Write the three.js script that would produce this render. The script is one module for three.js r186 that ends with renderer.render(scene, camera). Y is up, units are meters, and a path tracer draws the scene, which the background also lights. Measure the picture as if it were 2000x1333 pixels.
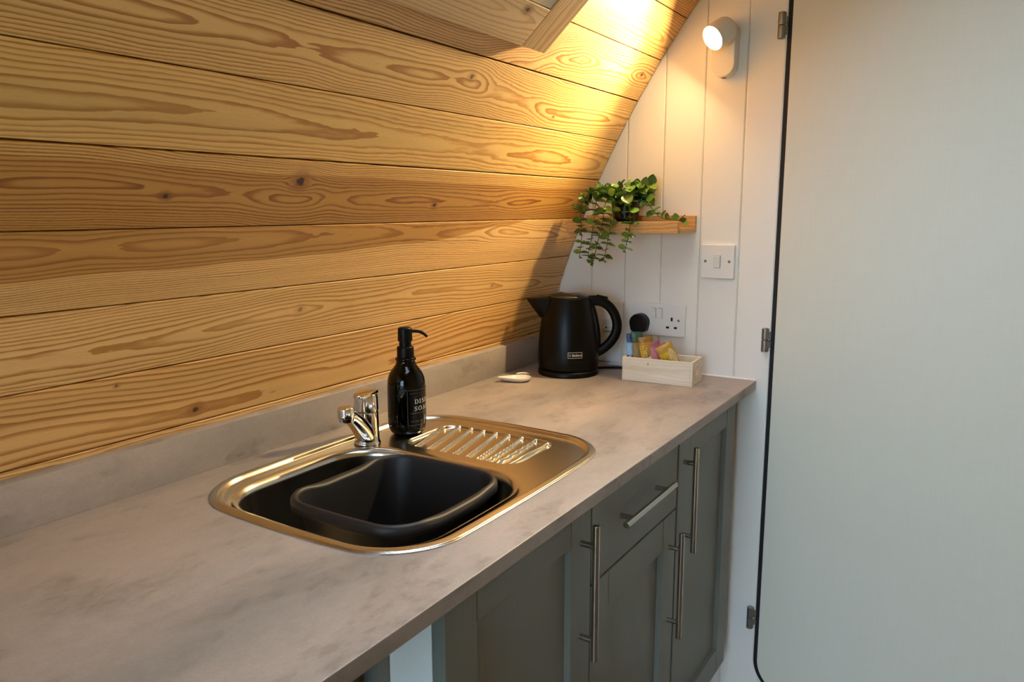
import * as THREE from 'three';
import { RoundedBoxGeometry } from 'three/addons/geometries/RoundedBoxGeometry.js';
import { ConvexGeometry } from 'three/addons/geometries/ConvexGeometry.js';
import { mergeGeometries, mergeVertices, toCreasedNormals } from 'three/addons/utils/BufferGeometryUtils.js';
import { RectAreaLightUniformsLib } from 'three/addons/lights/RectAreaLightUniformsLib.js';
import { FontLoader } from 'three/addons/loaders/FontLoader.js';
import { TextGeometry } from 'three/addons/geometries/TextGeometry.js';

// ------------------------------------------------------------------ camera, sky, lights, exposure
// x runs along the worktop towards the end wall (x = 0), z from the curved wall into the room, y up.
const scene = new THREE.Scene();
const renderer = new THREE.WebGLRenderer({ antialias: true });
renderer.toneMapping = THREE.LinearToneMapping;
renderer.toneMappingExposure = 0.85;
renderer.shadowMap.enabled = true;
RectAreaLightUniformsLib.init();
const Y0 = 0.9;                                    // height of the worktop above the floor
const camera = new THREE.PerspectiveCamera(48.1036, 2000 / 1333, 0.02, 60);
camera.position.set(-1.90167, 0.423916 + Y0, 1.073846);
{
  const R = new THREE.Vector3(0.53661358, -0.00314739, 0.84382223), U = new THREE.Vector3(0.14468767, 0.98552641, -0.08833559), F = new THREE.Vector3(0.83133107, -0.16949275, -0.52930224);
  camera.quaternion.setFromRotationMatrix(new THREE.Matrix4().makeBasis(R, U, F.negate()));
}
const SKY = 13, LAMP = 0.70, BEAM = 4.2, RIDGE = 120;
scene.background = new THREE.Color().setRGB(0.61, 0.81, 1.0);
scene.backgroundIntensity = SKY;

// ------------------------------------------------------------------ helpers
let seed = 12345;
const rnd = () => ((seed = (seed * 1664525 + 1013904223) >>> 0) / 4294967296);
const rr = (a, b) => a + (b - a) * rnd();
const V = (x, y, z) => new THREE.Vector3(x, y, z);
const used = {};
const numbered = (n) => { const k = used[n] = (used[n] ?? -1) + 1; return k ? n + '_' + String(k).padStart(3, '0') : n; };
const lerp = (a, b, t) => a + (b - a) * t, clamp = (v, a = 0, b = 1) => Math.min(b, Math.max(a, v));
const sstep = (a, b, x) => { const t = clamp((x - a) / (b - a)); return t * t * (3 - 2 * t); };
function shade(o) { o.traverse((c) => { if (c.isMesh) { c.castShadow = true; c.receiveShadow = true; } }); return o; }
function thing(name, label, category, [x, y, z] = [0, 0, 0], turn = 0, group) {
  const o = new THREE.Group(); o.name = numbered(name); scene.add(o);
  o.position.set(x, y + Y0, z); o.rotation.y = turn; o.userData = { label, category };
  if (group) o.userData.group = group;
  return o;
}
function struct(name, parent = scene) {
  const o = new THREE.Group(); o.name = numbered(name); parent.add(o); o.position.y = Y0; o.userData = { kind: 'structure' };
  return o;
}
function part(name, geo, mat, parent, label) {
  const m = new THREE.Mesh(Array.isArray(geo) ? merge(geo) : geo, mat); m.name = name; parent.add(m);
  m.castShadow = m.receiveShadow = true;
  if (label) m.userData.label = label;
  return m;
}
function sub(name, parent) { const g = new THREE.Group(); g.name = name; parent.add(g); return g; }
function merge(list) {
  return mergeGeometries(list.map((g) => {
    g = g.index ? g.toNonIndexed() : g;
    for (const k of Object.keys(g.attributes)) if (!['position', 'normal', 'uv'].includes(k)) g.deleteAttribute(k);
    if (!g.attributes.uv) g.setAttribute('uv', new THREE.BufferAttribute(new Float32Array(g.attributes.position.count * 2), 2));
    return g;
  }));
}
const bx = (w, h, d, r = 0.001, seg = 2) => new RoundedBoxGeometry(w, h, d, seg, Math.min(r, w / 2.01, h / 2.01, d / 2.01));
const bxAt = (x0, x1, y0, y1, z0, z1, r = 0.001) => metreUV(bx(x1 - x0, y1 - y0, z1 - z0, r).translate((x0 + x1) / 2, (y0 + y1) / 2, (z0 + z1) / 2));
const cyl = (r0, r1, h, seg = 32) => new THREE.CylinderGeometry(r0, r1, h, seg);
const lathe = (pts, seg = 64) => new THREE.LatheGeometry(pts.map((p) => new THREE.Vector2(p[0], p[1])), seg);
function smoothLathe(pts, seg = 64, n = 80) {      // a curve through the points
  const c = new THREE.CatmullRomCurve3(pts.map((p) => V(p[0], p[1], 0)), false, 'centripetal');
  return lathe(c.getPoints(n).map((p) => [Math.max(0, p.x), p.y]), seg);
}
const tube = (pts, r, seg = 40, rad = 10) => new THREE.TubeGeometry(new THREE.CatmullRomCurve3(pts.map((p) => V(...p)), false, 'centripetal'), seg, r, rad, false);
function metreUV(g) {                               // box projection in metres
  g = g.index ? g.toNonIndexed() : g;
  const p = g.attributes.position, n = g.attributes.normal, uv = new Float32Array(p.count * 2);
  for (let i = 0; i < p.count; i++) {
    const ax = Math.abs(n.getX(i)), ay = Math.abs(n.getY(i)), az = Math.abs(n.getZ(i));
    const x = p.getX(i), y = p.getY(i), z = p.getZ(i);
    const [u, v] = ay >= ax && ay >= az ? [x, z] : az >= ax ? [x, y] : [z, y];
    uv[2 * i] = u; uv[2 * i + 1] = v;
  }
  g.setAttribute('uv', new THREE.BufferAttribute(uv, 2));
  return g;
}
function rrShape(w, h, r, cx = 0, cy = 0) {         // rounded rectangle
  const s = new THREE.Shape(), x = cx - w / 2, y = cy - h / 2;
  s.moveTo(x + r, y); s.lineTo(x + w - r, y); s.absarc(x + w - r, y + r, r, -Math.PI / 2, 0);
  s.lineTo(x + w, y + h - r); s.absarc(x + w - r, y + h - r, r, 0, Math.PI / 2);
  s.lineTo(x + r, y + h); s.absarc(x + r, y + h - r, r, Math.PI / 2, Math.PI);
  s.lineTo(x, y + r); s.absarc(x + r, y + r, r, Math.PI, 1.5 * Math.PI);
  return s;
}
// shapes drawn in (z, y), thickness towards the room (-x); the back lies at x
const ENDWALL = new THREE.Matrix4().makeBasis(V(0, 0, 1), V(0, 1, 0), V(-1, 0, 0));
function onEnd(shape, x, depth, bevel = 0, seg = 2, curve = 10) {
  const g = new THREE.ExtrudeGeometry(shape, { depth: Math.max(1e-5, depth - bevel), bevelEnabled: bevel > 0, bevelThickness: bevel, bevelSize: bevel, bevelOffset: -bevel, bevelSegments: seg, curveSegments: curve });
  return g.applyMatrix4(ENDWALL).translate(x, 0, 0);
}

// ------------------------------------------------------------------ noise and textures
function hash(x, y, s) { let h = (x * 374761393 + y * 668265263 + s * 1442695041) | 0; h = Math.imul(h ^ (h >>> 13), 1274126177); h ^= h >>> 16; return (h >>> 0) / 4294967295; }
function vn(x, y, s = 0) {
  const xi = Math.floor(x), yi = Math.floor(y), fx = x - xi, fy = y - yi, u = fx * fx * (3 - 2 * fx), v = fy * fy * (3 - 2 * fy);
  const a = hash(xi, yi, s), b = hash(xi + 1, yi, s), c = hash(xi, yi + 1, s), d = hash(xi + 1, yi + 1, s);
  return (a + (b - a) * u + (c - a) * v + (a - b - c + d) * u * v) * 2 - 1;
}
const fbm = (x, y, s, o = 4) => { let t = 0, a = 0.5; for (let i = 0; i < o; i++) { t += a * vn(x, y, s + i * 17); x *= 2.03; y *= 2.03; a *= 0.5; } return t; };
function dataTex(W, H, fn, srgb = true, repeat = true) {
  const d = new Uint8Array(W * H * 4), c = [0, 0, 0];
  for (let j = 0; j < H; j++) for (let i = 0; i < W; i++) {
    fn(i, j, c); const k = (j * W + i) * 4;
    d[k] = clamp(c[0], 0, 255); d[k + 1] = clamp(c[1], 0, 255); d[k + 2] = clamp(c[2], 0, 255); d[k + 3] = 255;
  }
  const t = new THREE.DataTexture(d, W, H); t.magFilter = THREE.LinearFilter; t.minFilter = THREE.LinearMipmapLinearFilter; t.generateMipmaps = true;
  if (repeat) t.wrapS = t.wrapT = THREE.RepeatWrapping;
  if (srgb) t.colorSpace = THREE.SRGBColorSpace; t.needsUpdate = true;
  return t;
}
const curveAt = (list, x) => {                      // smooth interpolation through [x, value] pairs
  if (x <= list[0][0]) return list[0][1];
  for (let i = 1; i < list.length; i++) if (x <= list[i][0]) { const [a, b] = [list[i - 1], list[i]], t = (x - a[0]) / (b[0] - a[0]); return lerp(a[1], b[1], t * t * (3 - 2 * t)); }
  return list[list.length - 1][1];
};
// Pine board: x in metres (negative, 0 at the end wall), v in mm across the board, 0 at its lower edge.
// yc: centre line of the cathedral figure; h: depth of the rings under the face (mm); knots distort the rings.
function boardTexture(o, W, H, length = 1.9, wide = 112) {
  const { s = 1, yc, h, pitch = 6, fine = 2.6, knots = [], light = [214, 172, 112], dark = [176, 118, 58], heart = null, jag = 1, contrast = 1 } = o;
  const ycA = [], hA = [];
  for (let i = 0; i < W; i++) { const x = (i / W - 1) * length; ycA.push(curveAt(yc, x)); hA.push(curveAt(h, x)); }
  return dataTex(W, H, (i, j, c) => {
    const x = (i / W - 1) * length, v = (j + 0.5) / H * wide;
    let kd = 0, kn = 0, dv = 0, ring = 0;
    for (const k of knots) {                         // [x, v, radius mm, pull, darkness]
      const dx = (x - k[0]) * 1000, dy = v - k[1], q = Math.hypot(dx * 0.8, dy), R = k[2];
      if (q > R * 9) continue;
      const e = Math.exp(-((dx * dx) / (R * R * 14) + (dy * dy) / (R * R * 7)));
      dv += k[3] * R * e * Math.sign(dy || 1) * Math.min(1, Math.abs(dy) / (R * 0.8));
      const wob = q + R * 0.2 * vn(dx * 0.25, dy * 0.25, s + 91);
      kd = Math.max(kd, (1 - sstep(R * 0.55, R * 0.95, wob)) * k[4]);
      kn = Math.max(kn, (1 - sstep(R * 0.8, R * 3.2, wob)) * 0.55 * k[4]);
    }
    const w1 = fbm(x * 4, v * 0.02, s, 3) * 8, w2 = vn(x * 15, v * 0.07, s + 7) * 1.0, w3 = vn(x * 70, v * 0.4, s + 9) * 0.20 + vn(x * 200, v * 0.9, s + 10) * 0.10;
    const d = v + w1 + w2 - ycA[i] - dv, hh = hA[i] + vn(x * 11, v * 0.05, s + 3) * 1.5 * jag + vn(x * 45, v * 0.30, s + 4) * 0.7 * jag;
    const r = Math.sqrt(d * d + hh * hh) + w3;
    const near = 42, D = 1 / fine - 1 / pitch, ph = r / pitch + D * (r < near ? r * r * r / (3 * near * near) : r - near * 2 / 3);
    const n = Math.floor(ph), f = ph - n, amp = 0.55 + 0.45 * hash(n, s, 5);
    // earlywood pale, latewood a darker line with a crisp outer edge
    const lw = 0.30 + 0.12 * hash(n, s, 6);
    let t = sstep(1 - lw - 0.20, 1 - 0.10, f) * (1 - sstep(0.96, 1, f)) * amp * 1.15;
    t += 0.1 * f;
    t *= contrast;
    const fib = vn(x * 60, v * 7, s + 21) * 0.5 + vn(x * 180, v * 16, s + 22) * 0.5, band = fbm(x * 1.4, v * 0.045, s + 31, 3);
    let R0 = light[0], G0 = light[1], B0 = light[2], R1 = dark[0], G1 = dark[1], B1 = dark[2];
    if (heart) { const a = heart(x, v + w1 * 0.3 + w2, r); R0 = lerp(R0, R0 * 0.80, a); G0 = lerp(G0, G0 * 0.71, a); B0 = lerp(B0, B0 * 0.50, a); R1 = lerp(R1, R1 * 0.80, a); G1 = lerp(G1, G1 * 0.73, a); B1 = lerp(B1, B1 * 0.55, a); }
    const m = 1 + fib * 0.035 + band * 0.07;
    c[0] = lerp(R0, R1, t) * m; c[1] = lerp(G0, G1, t) * m; c[2] = lerp(B0, B1, t) * (m + band * 0.02);
    if (kn > 0) { c[0] = lerp(c[0], 128, kn); c[1] = lerp(c[1], 76, kn); c[2] = lerp(c[2], 38, kn); }
    if (kd > 0) { c[0] = lerp(c[0], 52, kd); c[1] = lerp(c[1], 30, kd); c[2] = lerp(c[2], 20, kd); }
  }, true, true);
}
const fineBump = dataTex(512, 512, (i, j, c) => { c[0] = c[1] = c[2] = 128 + 60 * vn(i / 40, j / 3, 3) * 0.6 + 50 * vn(i / 12, j / 5, 4) + 26 * vn(i / 3, j / 3, 5); }, false);
const mat = (color, rough = 0.5, extra = {}) => new THREE.MeshStandardMaterial({ color, roughness: rough, ...extra });
const phys = (color, rough = 0.5, extra = {}) => new THREE.MeshPhysicalMaterial({ color, roughness: rough, ...extra });
function pineMat(tex, repeat) {
  const b = fineBump.clone(); b.repeat.set(5, 0.6); b.needsUpdate = true;
  return phys(0xffffff, 0.5, { map: tex, bumpMap: b, bumpScale: 0.00025, clearcoat: 0.22, clearcoatRoughness: 0.3 });
}

// ------------------------------------------------------------------ the curved boarded wall
const RAD = 2.3934, CY = -0.5440, CZ = 2.2952, PITCH = 0.112, S8 = 0.634, RIDGE_Z = 1.25;
const arc = (s, h = 0) => { const a = s / RAD; return [CZ - (RAD - h) * Math.cos(a), CY + (RAD - h) * Math.sin(a)]; };   // [z, y]
const arcY = (z) => CY + Math.sqrt(Math.max(0, RAD * RAD - (z - CZ) ** 2));
const S_RIDGE = RAD * Math.acos((CZ - RIDGE_Z) / RAD), S_FLOOR = RAD * Math.asin((-0.9 - CY) / RAD);
const WIN = { s0: S8 + 7 * PITCH, s1: S8 + 7 * PITCH + 0.95, x0: -1.43, x1: -0.572 };

function boardGeo(s0, s1, x0, x1, gapLo = 0.0006, gapHi = 0.0006, mirror = false) {
  const [z0, y0] = arc(s0), [z1, y1] = arc(s1), w = Math.hypot(z1 - z0, y1 - y0), dz = (z1 - z0) / w, dy = (y1 - y0) / w, nz = dy, ny = -dz;  // n points into the room
  const c = 0.0008, T = 0.015, prof = [[gapLo, -0.0012], [gapLo + c, 0], [w - gapHi - c, 0], [w - gapHi, -0.0012], [w - gapHi, -T], [gapLo, -T]];
  const P = [], U = [];
  const pt = (k, x) => { const [a, n] = prof[k]; let z = z0 + dz * a + nz * n; const y = y0 + dy * a + ny * n; if (mirror) z = 2 * RIDGE_Z - z; return [x, y, z]; };
  const uv = (k, x) => [(x + 1.9) / 1.9, prof[k][0] / w];
  const tri = (...q) => { if (mirror) [q[1], q[2]] = [q[2], q[1]]; for (const [k, x] of q) { P.push(...pt(k, x)); U.push(...uv(k, x)); } };
  for (let k = 0; k < 6; k++) { const m = (k + 1) % 6; tri([k, x0], [k, x1], [m, x1]); tri([k, x0], [m, x1], [m, x0]); }
  for (const x of [x0, x1]) for (let k = 1; k < 5; k++) x === x0 ? tri([0, x], [k, x], [k + 1, x]) : tri([0, x], [k + 1, x], [k, x]);
  const g = new THREE.BufferGeometry();
  g.setAttribute('position', new THREE.Float32BufferAttribute(P, 3)); g.setAttribute('uv', new THREE.Float32BufferAttribute(U, 2)); g.computeVertexNormals();
  return g;
}
function arcSlab(s0, s1, x0, x1, h0, h1, mirror = false) {   // thick curved shell behind the boards
  const n = Math.max(2, Math.round((s1 - s0) / 0.08)), sh = new THREE.Shape(), pts = [];
  for (let i = 0; i <= n; i++) pts.push(arc(lerp(s0, s1, i / n), h0));
  for (let i = n; i >= 0; i--) pts.push(arc(lerp(s0, s1, i / n), h1));
  pts.forEach(([z, y], i) => { if (mirror) z = 2 * RIDGE_Z - z; i ? sh.lineTo(z, y) : sh.moveTo(z, y); });
  const g = new THREE.ExtrudeGeometry(sh, { depth: x1 - x0, bevelEnabled: false });
  return g.applyMatrix4(ENDWALL).translate(x1, 0, 0);
}
const pale = [236, 192, 126], mid = [228, 180, 112], rust = [178, 122, 58];
const specs = {
  0: { s: 11, yc: [[-1.9, 60], [0, 60]], h: [[-1.9, 40], [0, 46]], pitch: 8, fine: 5, light: pale, dark: [178, 124, 58] },
  1: { s: 21, yc: [[-1.9, 44], [-1.45, 40], [-1.1, 22], [-0.7, 24], [-0.4, 40], [0, 46]], h: [[-1.9, 12], [-1.47, 3], [-1.3, 9], [-1.12, 14], [-0.8, 20], [-0.55, 9], [-0.42, 4], [-0.25, 12], [0, 18]], pitch: 16, fine: 9, light: mid, dark: [174, 116, 50], jag: 1.6, knots: [[-1.162, 24, 6, 1.0, 0.75], [-1.475, 66, 7, 0.8, 0.6], [-1.30, 96, 2.5, 0.8, 0.5]] },
  2: { s: 34, yc: [[-1.9, 40], [-1.4, 40], [-1.25, 46], [-0.97, 62], [-0.7, 66], [-0.4, 52], [0, 40]], h: [[-1.9, 30], [-1.45, 20], [-1.30, 15], [-1.12, 7], [-0.98, 1.5], [-0.86, 13], [-0.76, 12], [-0.55, 5], [-0.42, 1], [-0.3, 9], [0, 20]], pitch: 8, fine: 5, light: pale, dark: [178, 122, 54], jag: 1.3, knots: [[-0.972, 65, 5, 0.9, 0.35], [-0.36, 54, 4, 0.8, 0.3]] },
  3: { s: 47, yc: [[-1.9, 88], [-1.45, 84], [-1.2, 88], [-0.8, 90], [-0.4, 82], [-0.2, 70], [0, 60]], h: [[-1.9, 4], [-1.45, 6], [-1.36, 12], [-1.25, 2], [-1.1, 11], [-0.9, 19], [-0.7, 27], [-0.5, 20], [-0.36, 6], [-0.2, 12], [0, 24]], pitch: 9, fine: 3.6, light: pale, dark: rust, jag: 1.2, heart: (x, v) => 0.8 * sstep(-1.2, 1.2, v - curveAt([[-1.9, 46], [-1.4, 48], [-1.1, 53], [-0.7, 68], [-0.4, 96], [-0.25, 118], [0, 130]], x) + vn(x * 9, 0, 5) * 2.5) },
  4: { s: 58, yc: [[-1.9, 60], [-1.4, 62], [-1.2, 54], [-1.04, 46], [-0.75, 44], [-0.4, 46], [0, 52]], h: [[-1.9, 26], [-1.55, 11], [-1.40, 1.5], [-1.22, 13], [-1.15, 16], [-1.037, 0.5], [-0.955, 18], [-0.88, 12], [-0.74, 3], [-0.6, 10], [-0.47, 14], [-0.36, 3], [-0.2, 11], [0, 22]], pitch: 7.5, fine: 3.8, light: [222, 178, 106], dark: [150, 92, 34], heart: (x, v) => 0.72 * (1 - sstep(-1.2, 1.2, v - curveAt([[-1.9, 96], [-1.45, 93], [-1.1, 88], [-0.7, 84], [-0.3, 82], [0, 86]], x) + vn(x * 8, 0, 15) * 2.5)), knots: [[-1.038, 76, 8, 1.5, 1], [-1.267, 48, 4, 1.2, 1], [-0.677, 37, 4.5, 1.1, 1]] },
  5: { s: 63, yc: [[-1.9, 52], [-1.2, 53], [-0.6, 50], [0, 44]], h: [[-1.9, -2], [-1.5, 3], [-1.25, 12], [-1.02, 20], [-0.86, 24], [-0.6, 30], [-0.45, 24], [-0.3, 18], [-0.15, 26], [0, 32]], pitch: 12, fine: 6.2, light: [228, 188, 116], dark: [178, 122, 54], jag: 1.7 },
  6: { s: 77, yc: [[-1.9, 56], [-1.4, 56], [-1.1, 58], [-0.85, 58], [-0.71, 62], [-0.5, 50], [-0.37, 40], [0, 52]], h: [[-1.9, 20], [-1.55, 12], [-1.36, 3], [-1.2, 14], [-1.1, 19], [-0.95, 11], [-0.83, 4], [-0.76, 11], [-0.70, 4], [-0.62, 22], [-0.5, 24], [-0.38, 8], [-0.22, 2], [0, 15]], pitch: 9.5, fine: 4.2, light: [228, 188, 120], dark: [166, 110, 46], jag: 1.2, knots: [[-0.71, 72, 5, 1.1, 0.6], [-0.369, 30, 3.5, 0.9, 0.5]] },
  7: { s: 85, yc: [[-1.9, -40], [-0.75, -36], [-0.56, 0], [-0.45, 40], [-0.36, 50], [0, 62]], h: [[-1.9, 12], [-0.75, 14], [-0.5, 18], [-0.365, 2], [-0.27, 16], [-0.14, 20], [-0.06, 3], [0, 9]], pitch: 7, fine: 4.4, light: pale, dark: [168, 110, 48], knots: [[-0.365, 48, 4, 1.2, 0.25], [-0.059, 65, 4, 1.2, 0.95]] },
  8: { s: 93, yc: [[-1.9, 60], [-0.4, 50], [0, 46]], h: [[-1.9, 30], [-0.6, 20], [-0.2, 4], [-0.12, 1], [0, 14]], pitch: 10, fine: 5.5, light: pale, dark: [178, 122, 54], jag: 1.4 },
  9: { s: 104, yc: [[-1.9, 40], [0, 70]], h: [[-1.9, 30], [0, 20]], pitch: 8, fine: 5, light: mid, dark: [172, 114, 50] },
};
const boardMats = {};
for (const k of Object.keys(specs)) { specs[k].contrast = 0.86; specs[k].pitch *= 1.12; }
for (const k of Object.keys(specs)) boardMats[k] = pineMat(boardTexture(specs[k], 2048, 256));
const spare = [1, 3, 5, 8].map((k) => boardMats[k]);
{
  const wall = struct('wall_back');
  const jointGap = { 5: 0.0014, 1: 0.0013, 2: 0.0013, 3: 0.0011, 7: 0.0014 };
  const n0 = Math.ceil((S8 - S_FLOOR) / PITCH), n1 = Math.floor((S_RIDGE - S8) / PITCH);
  for (let k = -n0; k <= n1; k++) {
    const s0 = Math.max(S_FLOOR, S8 + (k - 1) * PITCH + 0), s1 = Math.min(S_RIDGE, S8 + k * PITCH);
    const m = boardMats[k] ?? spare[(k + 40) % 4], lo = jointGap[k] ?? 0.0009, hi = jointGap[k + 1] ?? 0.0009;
    const cut = s0 > WIN.s0 - 0.01 && s0 < WIN.s1 - 0.03;
    const runs = cut ? [[-1.9, WIN.x0], [WIN.x1, -0.001]] : [[-1.9, -0.001]];
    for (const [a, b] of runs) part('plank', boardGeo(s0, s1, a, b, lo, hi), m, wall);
    part('plank', boardGeo(s0, s1, -3.5, -1.9006, lo, hi), spare[(k + 41) % 4], wall);
  }
  const dark = mat(0x3a2a1c, 0.9);
  const slabs = [arcSlab(S_FLOOR - 0.1, WIN.s0 - 0.002, -3.55, 0.05, -0.0155, -0.09), arcSlab(WIN.s1 + 0.002, S_RIDGE + 0.02, -3.55, 0.05, -0.0155, -0.09), arcSlab(WIN.s0, WIN.s1, -3.55, WIN.x0 - 0.002, -0.0155, -0.09), arcSlab(WIN.s0, WIN.s1, WIN.x1 + 0.002, 0.05, -0.0155, -0.09)];
  part('wall_core', slabs, dark, wall);
  const front = struct('wall_front');
  for (let k = -n0; k <= n1; k++) {
    const s0 = Math.max(S_FLOOR, S8 + (k - 1) * PITCH), s1 = Math.min(S_RIDGE, S8 + k * PITCH);
    part('plank', boardGeo(s0, s1, -3.5, -0.001, 0.0005, 0.0005, true), spare[(k + 42) % 4], front);
  }
  part('wall_core', arcSlab(S_FLOOR - 0.1, S_RIDGE + 0.02, -3.55, 0.05, -0.0155, -0.09, true), dark, front);
}
{
  const floorTex = boardTexture({ s: 140, yc: [[-1.9, 50], [0, 60]], h: [[-1.9, 20], [-1, 6], [0, 22]], light: [112, 92, 72], dark: [88, 68, 48] }, 1024, 128);
  const f = struct('floor');
  part('floor_slab', bxAt(-3.55, 0.05, -0.96, -0.901, -0.2, 2.7), mat(0x6b5a48, 0.8), f);
  floorTex.repeat.set(0.5, 1);
  const fm = mat(0xffffff, 0.45, { map: floorTex }), g0 = bx(3.49, 0.012, 0.158, 0.001);
  for (let k = 0; k < 16; k++) { const p = part('plank', g0, fm, f); p.position.set(-1.76, -0.895, 0.02 + k * 0.16); }
}

// ------------------------------------------------------------------ end wall: white tongue-and-groove boards
const white = mat(0xe9e7e2, 0.5), DOOR = { z0: 0.616, z1: 1.34, y0: -0.842, y1: 1.02, r: 0.095 };
{
  const w = struct('wall_right'), cuts = [-0.10, 0.022, 0.124, 0.2235, 0.3245, 0.4275, 0.528, 0.629];
  while (cuts[cuts.length - 1] < 2.55) cuts.push(cuts[cuts.length - 1] + 0.101);
  const top = (z) => (z <= RIDGE_Z ? arcY(z) : arcY(2 * RIDGE_Z - z)) + 0.004;
  const doorIn = (z) => z > DOOR.z0 && z < DOOR.z1;
  const edge = (z, hi) => {                                          // outline of the doorway above / below at z
    const d = Math.min(z - DOOR.z0, DOOR.z1 - z), r = DOOR.r, dip = d < r ? r - Math.sqrt(Math.max(0, r * r - (r - d) ** 2)) : 0;
    return hi ? DOOR.y1 - dip : DOOR.y0 + dip;
  };
  const poly = (pts) => { const s = new THREE.Shape(); pts.forEach(([z, y], i) => (i ? s.lineTo(z, y) : s.moveTo(z, y))); return s; };
  const board = (pts) => part('board', onEnd(poly(pts), 0.0125, 0.0125, 0.0042, 2), white, w);
  const span = (a, b, f, n = 10) => Array.from({ length: n + 1 }, (_, i) => { const z = lerp(a, b, i / n); return [z, f(z)]; });
  for (let i = 0; i + 1 < cuts.length; i++) {
    const a = cuts[i] + 0.00005, b = cuts[i + 1] - 0.00005;
    const lo = (z) => (z < 0.05 || z > 2.45 ? -0.9 : -0.9);
    if (b < DOOR.z0 || a > DOOR.z1) { board([[a, lo(a)], [b, lo(b)], ...span(b, a, top)]); continue; }
    const e = 0.0006;
    if (a < DOOR.z0) {
      board([[a, -0.9], [b, -0.9], ...span(b, DOOR.z0 + e, (z) => edge(z, false), 6), [DOOR.z0, DOOR.y0 + DOOR.r], [DOOR.z0, DOOR.y1 - DOOR.r], ...span(DOOR.z0 + e, b, (z) => edge(z, true), 6), ...span(b, a, top)]);
    } else if (b > DOOR.z1) {
      board([[b, -0.9], ...span(b, a, top), ...span(a, DOOR.z1 - e, (z) => edge(z, true), 6), [DOOR.z1, DOOR.y1 - DOOR.r], [DOOR.z1, DOOR.y0 + DOOR.r], ...span(DOOR.z1 - e, a, (z) => edge(z, false), 6), [a, -0.9]]);
    } else {
      board([[a, -0.9], [b, -0.9], ...span(b, a, (z) => edge(z, false), 8)]);
      board([...span(a, b, (z) => edge(z, true), 8), ...span(b, a, top)]);
    }
  }
  const full = [];
  for (let i = 0; i <= 60; i++) full.push([lerp(-0.12, 2.62, i / 60), top(clamp(lerp(-0.12, 2.62, i / 60), -0.09, 2.59)) + 0.08]);
  const back = poly([[2.62, -0.96], [-0.12, -0.96], ...full].reverse());
  part('wall_core', onEnd(back, 0.06, 0.047), mat(0xd8d6d0, 0.8), w);

  // flush door with rounded corners, sitting in a black rubber seal
  const d = struct('door_1'), cz = (DOOR.z0 + DOOR.z1) / 2, cy = (DOOR.y0 + DOOR.y1) / 2, dw = DOOR.z1 - DOOR.z0, dh = DOOR.y1 - DOOR.y0;
  part('rubber_seal', onEnd(rrShape(dw - 0.0004, dh - 0.0004, DOOR.r, cz, cy), 0.0128, 0.0122, 0, 1, 16), mat(0x060608, 0.7), d, 'black rubber seal around the door');
  const doorTex = dataTex(512, 512, (i, j, c) => { const n = 0.5 + 0.5 * (vn(i / 2.2, j / 90, 31) * 0.5 + vn(i / 90, j / 2.2, 32) * 0.5); c[0] = 216 + n * 4; c[1] = 213 + n * 4; c[2] = 200 + n * 4; });
  doorTex.repeat.set(3, 3);
  part('door_panel', onEnd(rrShape(dw - 0.020, dh - 0.020, DOOR.r - 0.010, cz, cy), 0.0004, 0.0022, 0.0008, 1, 16), mat(0xffffff, 0.42, { map: doorTex }), d);
  const steel = mat(0x8d8c88, 0.38, { metalness: 0.9 });
  for (const y of [0.838, 0.1065, -0.63]) {
    const h = sub('hinge', d); h.position.set(-0.0095, y, 0.6045);
    for (const [a, b] of [[0.0005, 0.029], [-0.029, -0.0005]]) part('hinge_barrel', lathe([[0, a], [0.0075, a], [0.0085, a + 0.001], [0.0085, b - 0.001], [0.0075, b], [0, b]], 28).translate(0, 0, 0), steel, h);
    part('hinge_pin', new THREE.SphereGeometry(0.0038, 16, 10).translate(-0.001, 0.001, 0.0098), steel, h);
    part('hinge_leaf', bxAt(0.002, 0.0085, -0.02, 0.02, 0.004, 0.0105, 0.0008), steel, h);
  }
  const bead = struct('trim_1');
  part('sealant_bead', tube([[-0.0012, 0.0012, 0.003], [-0.0012, 0.0012, 0.3], [-0.0012, 0.0012, 0.5855]], 0.0024, 20, 8), mat(0xf2f0ec, 0.4), bead);
}

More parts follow.
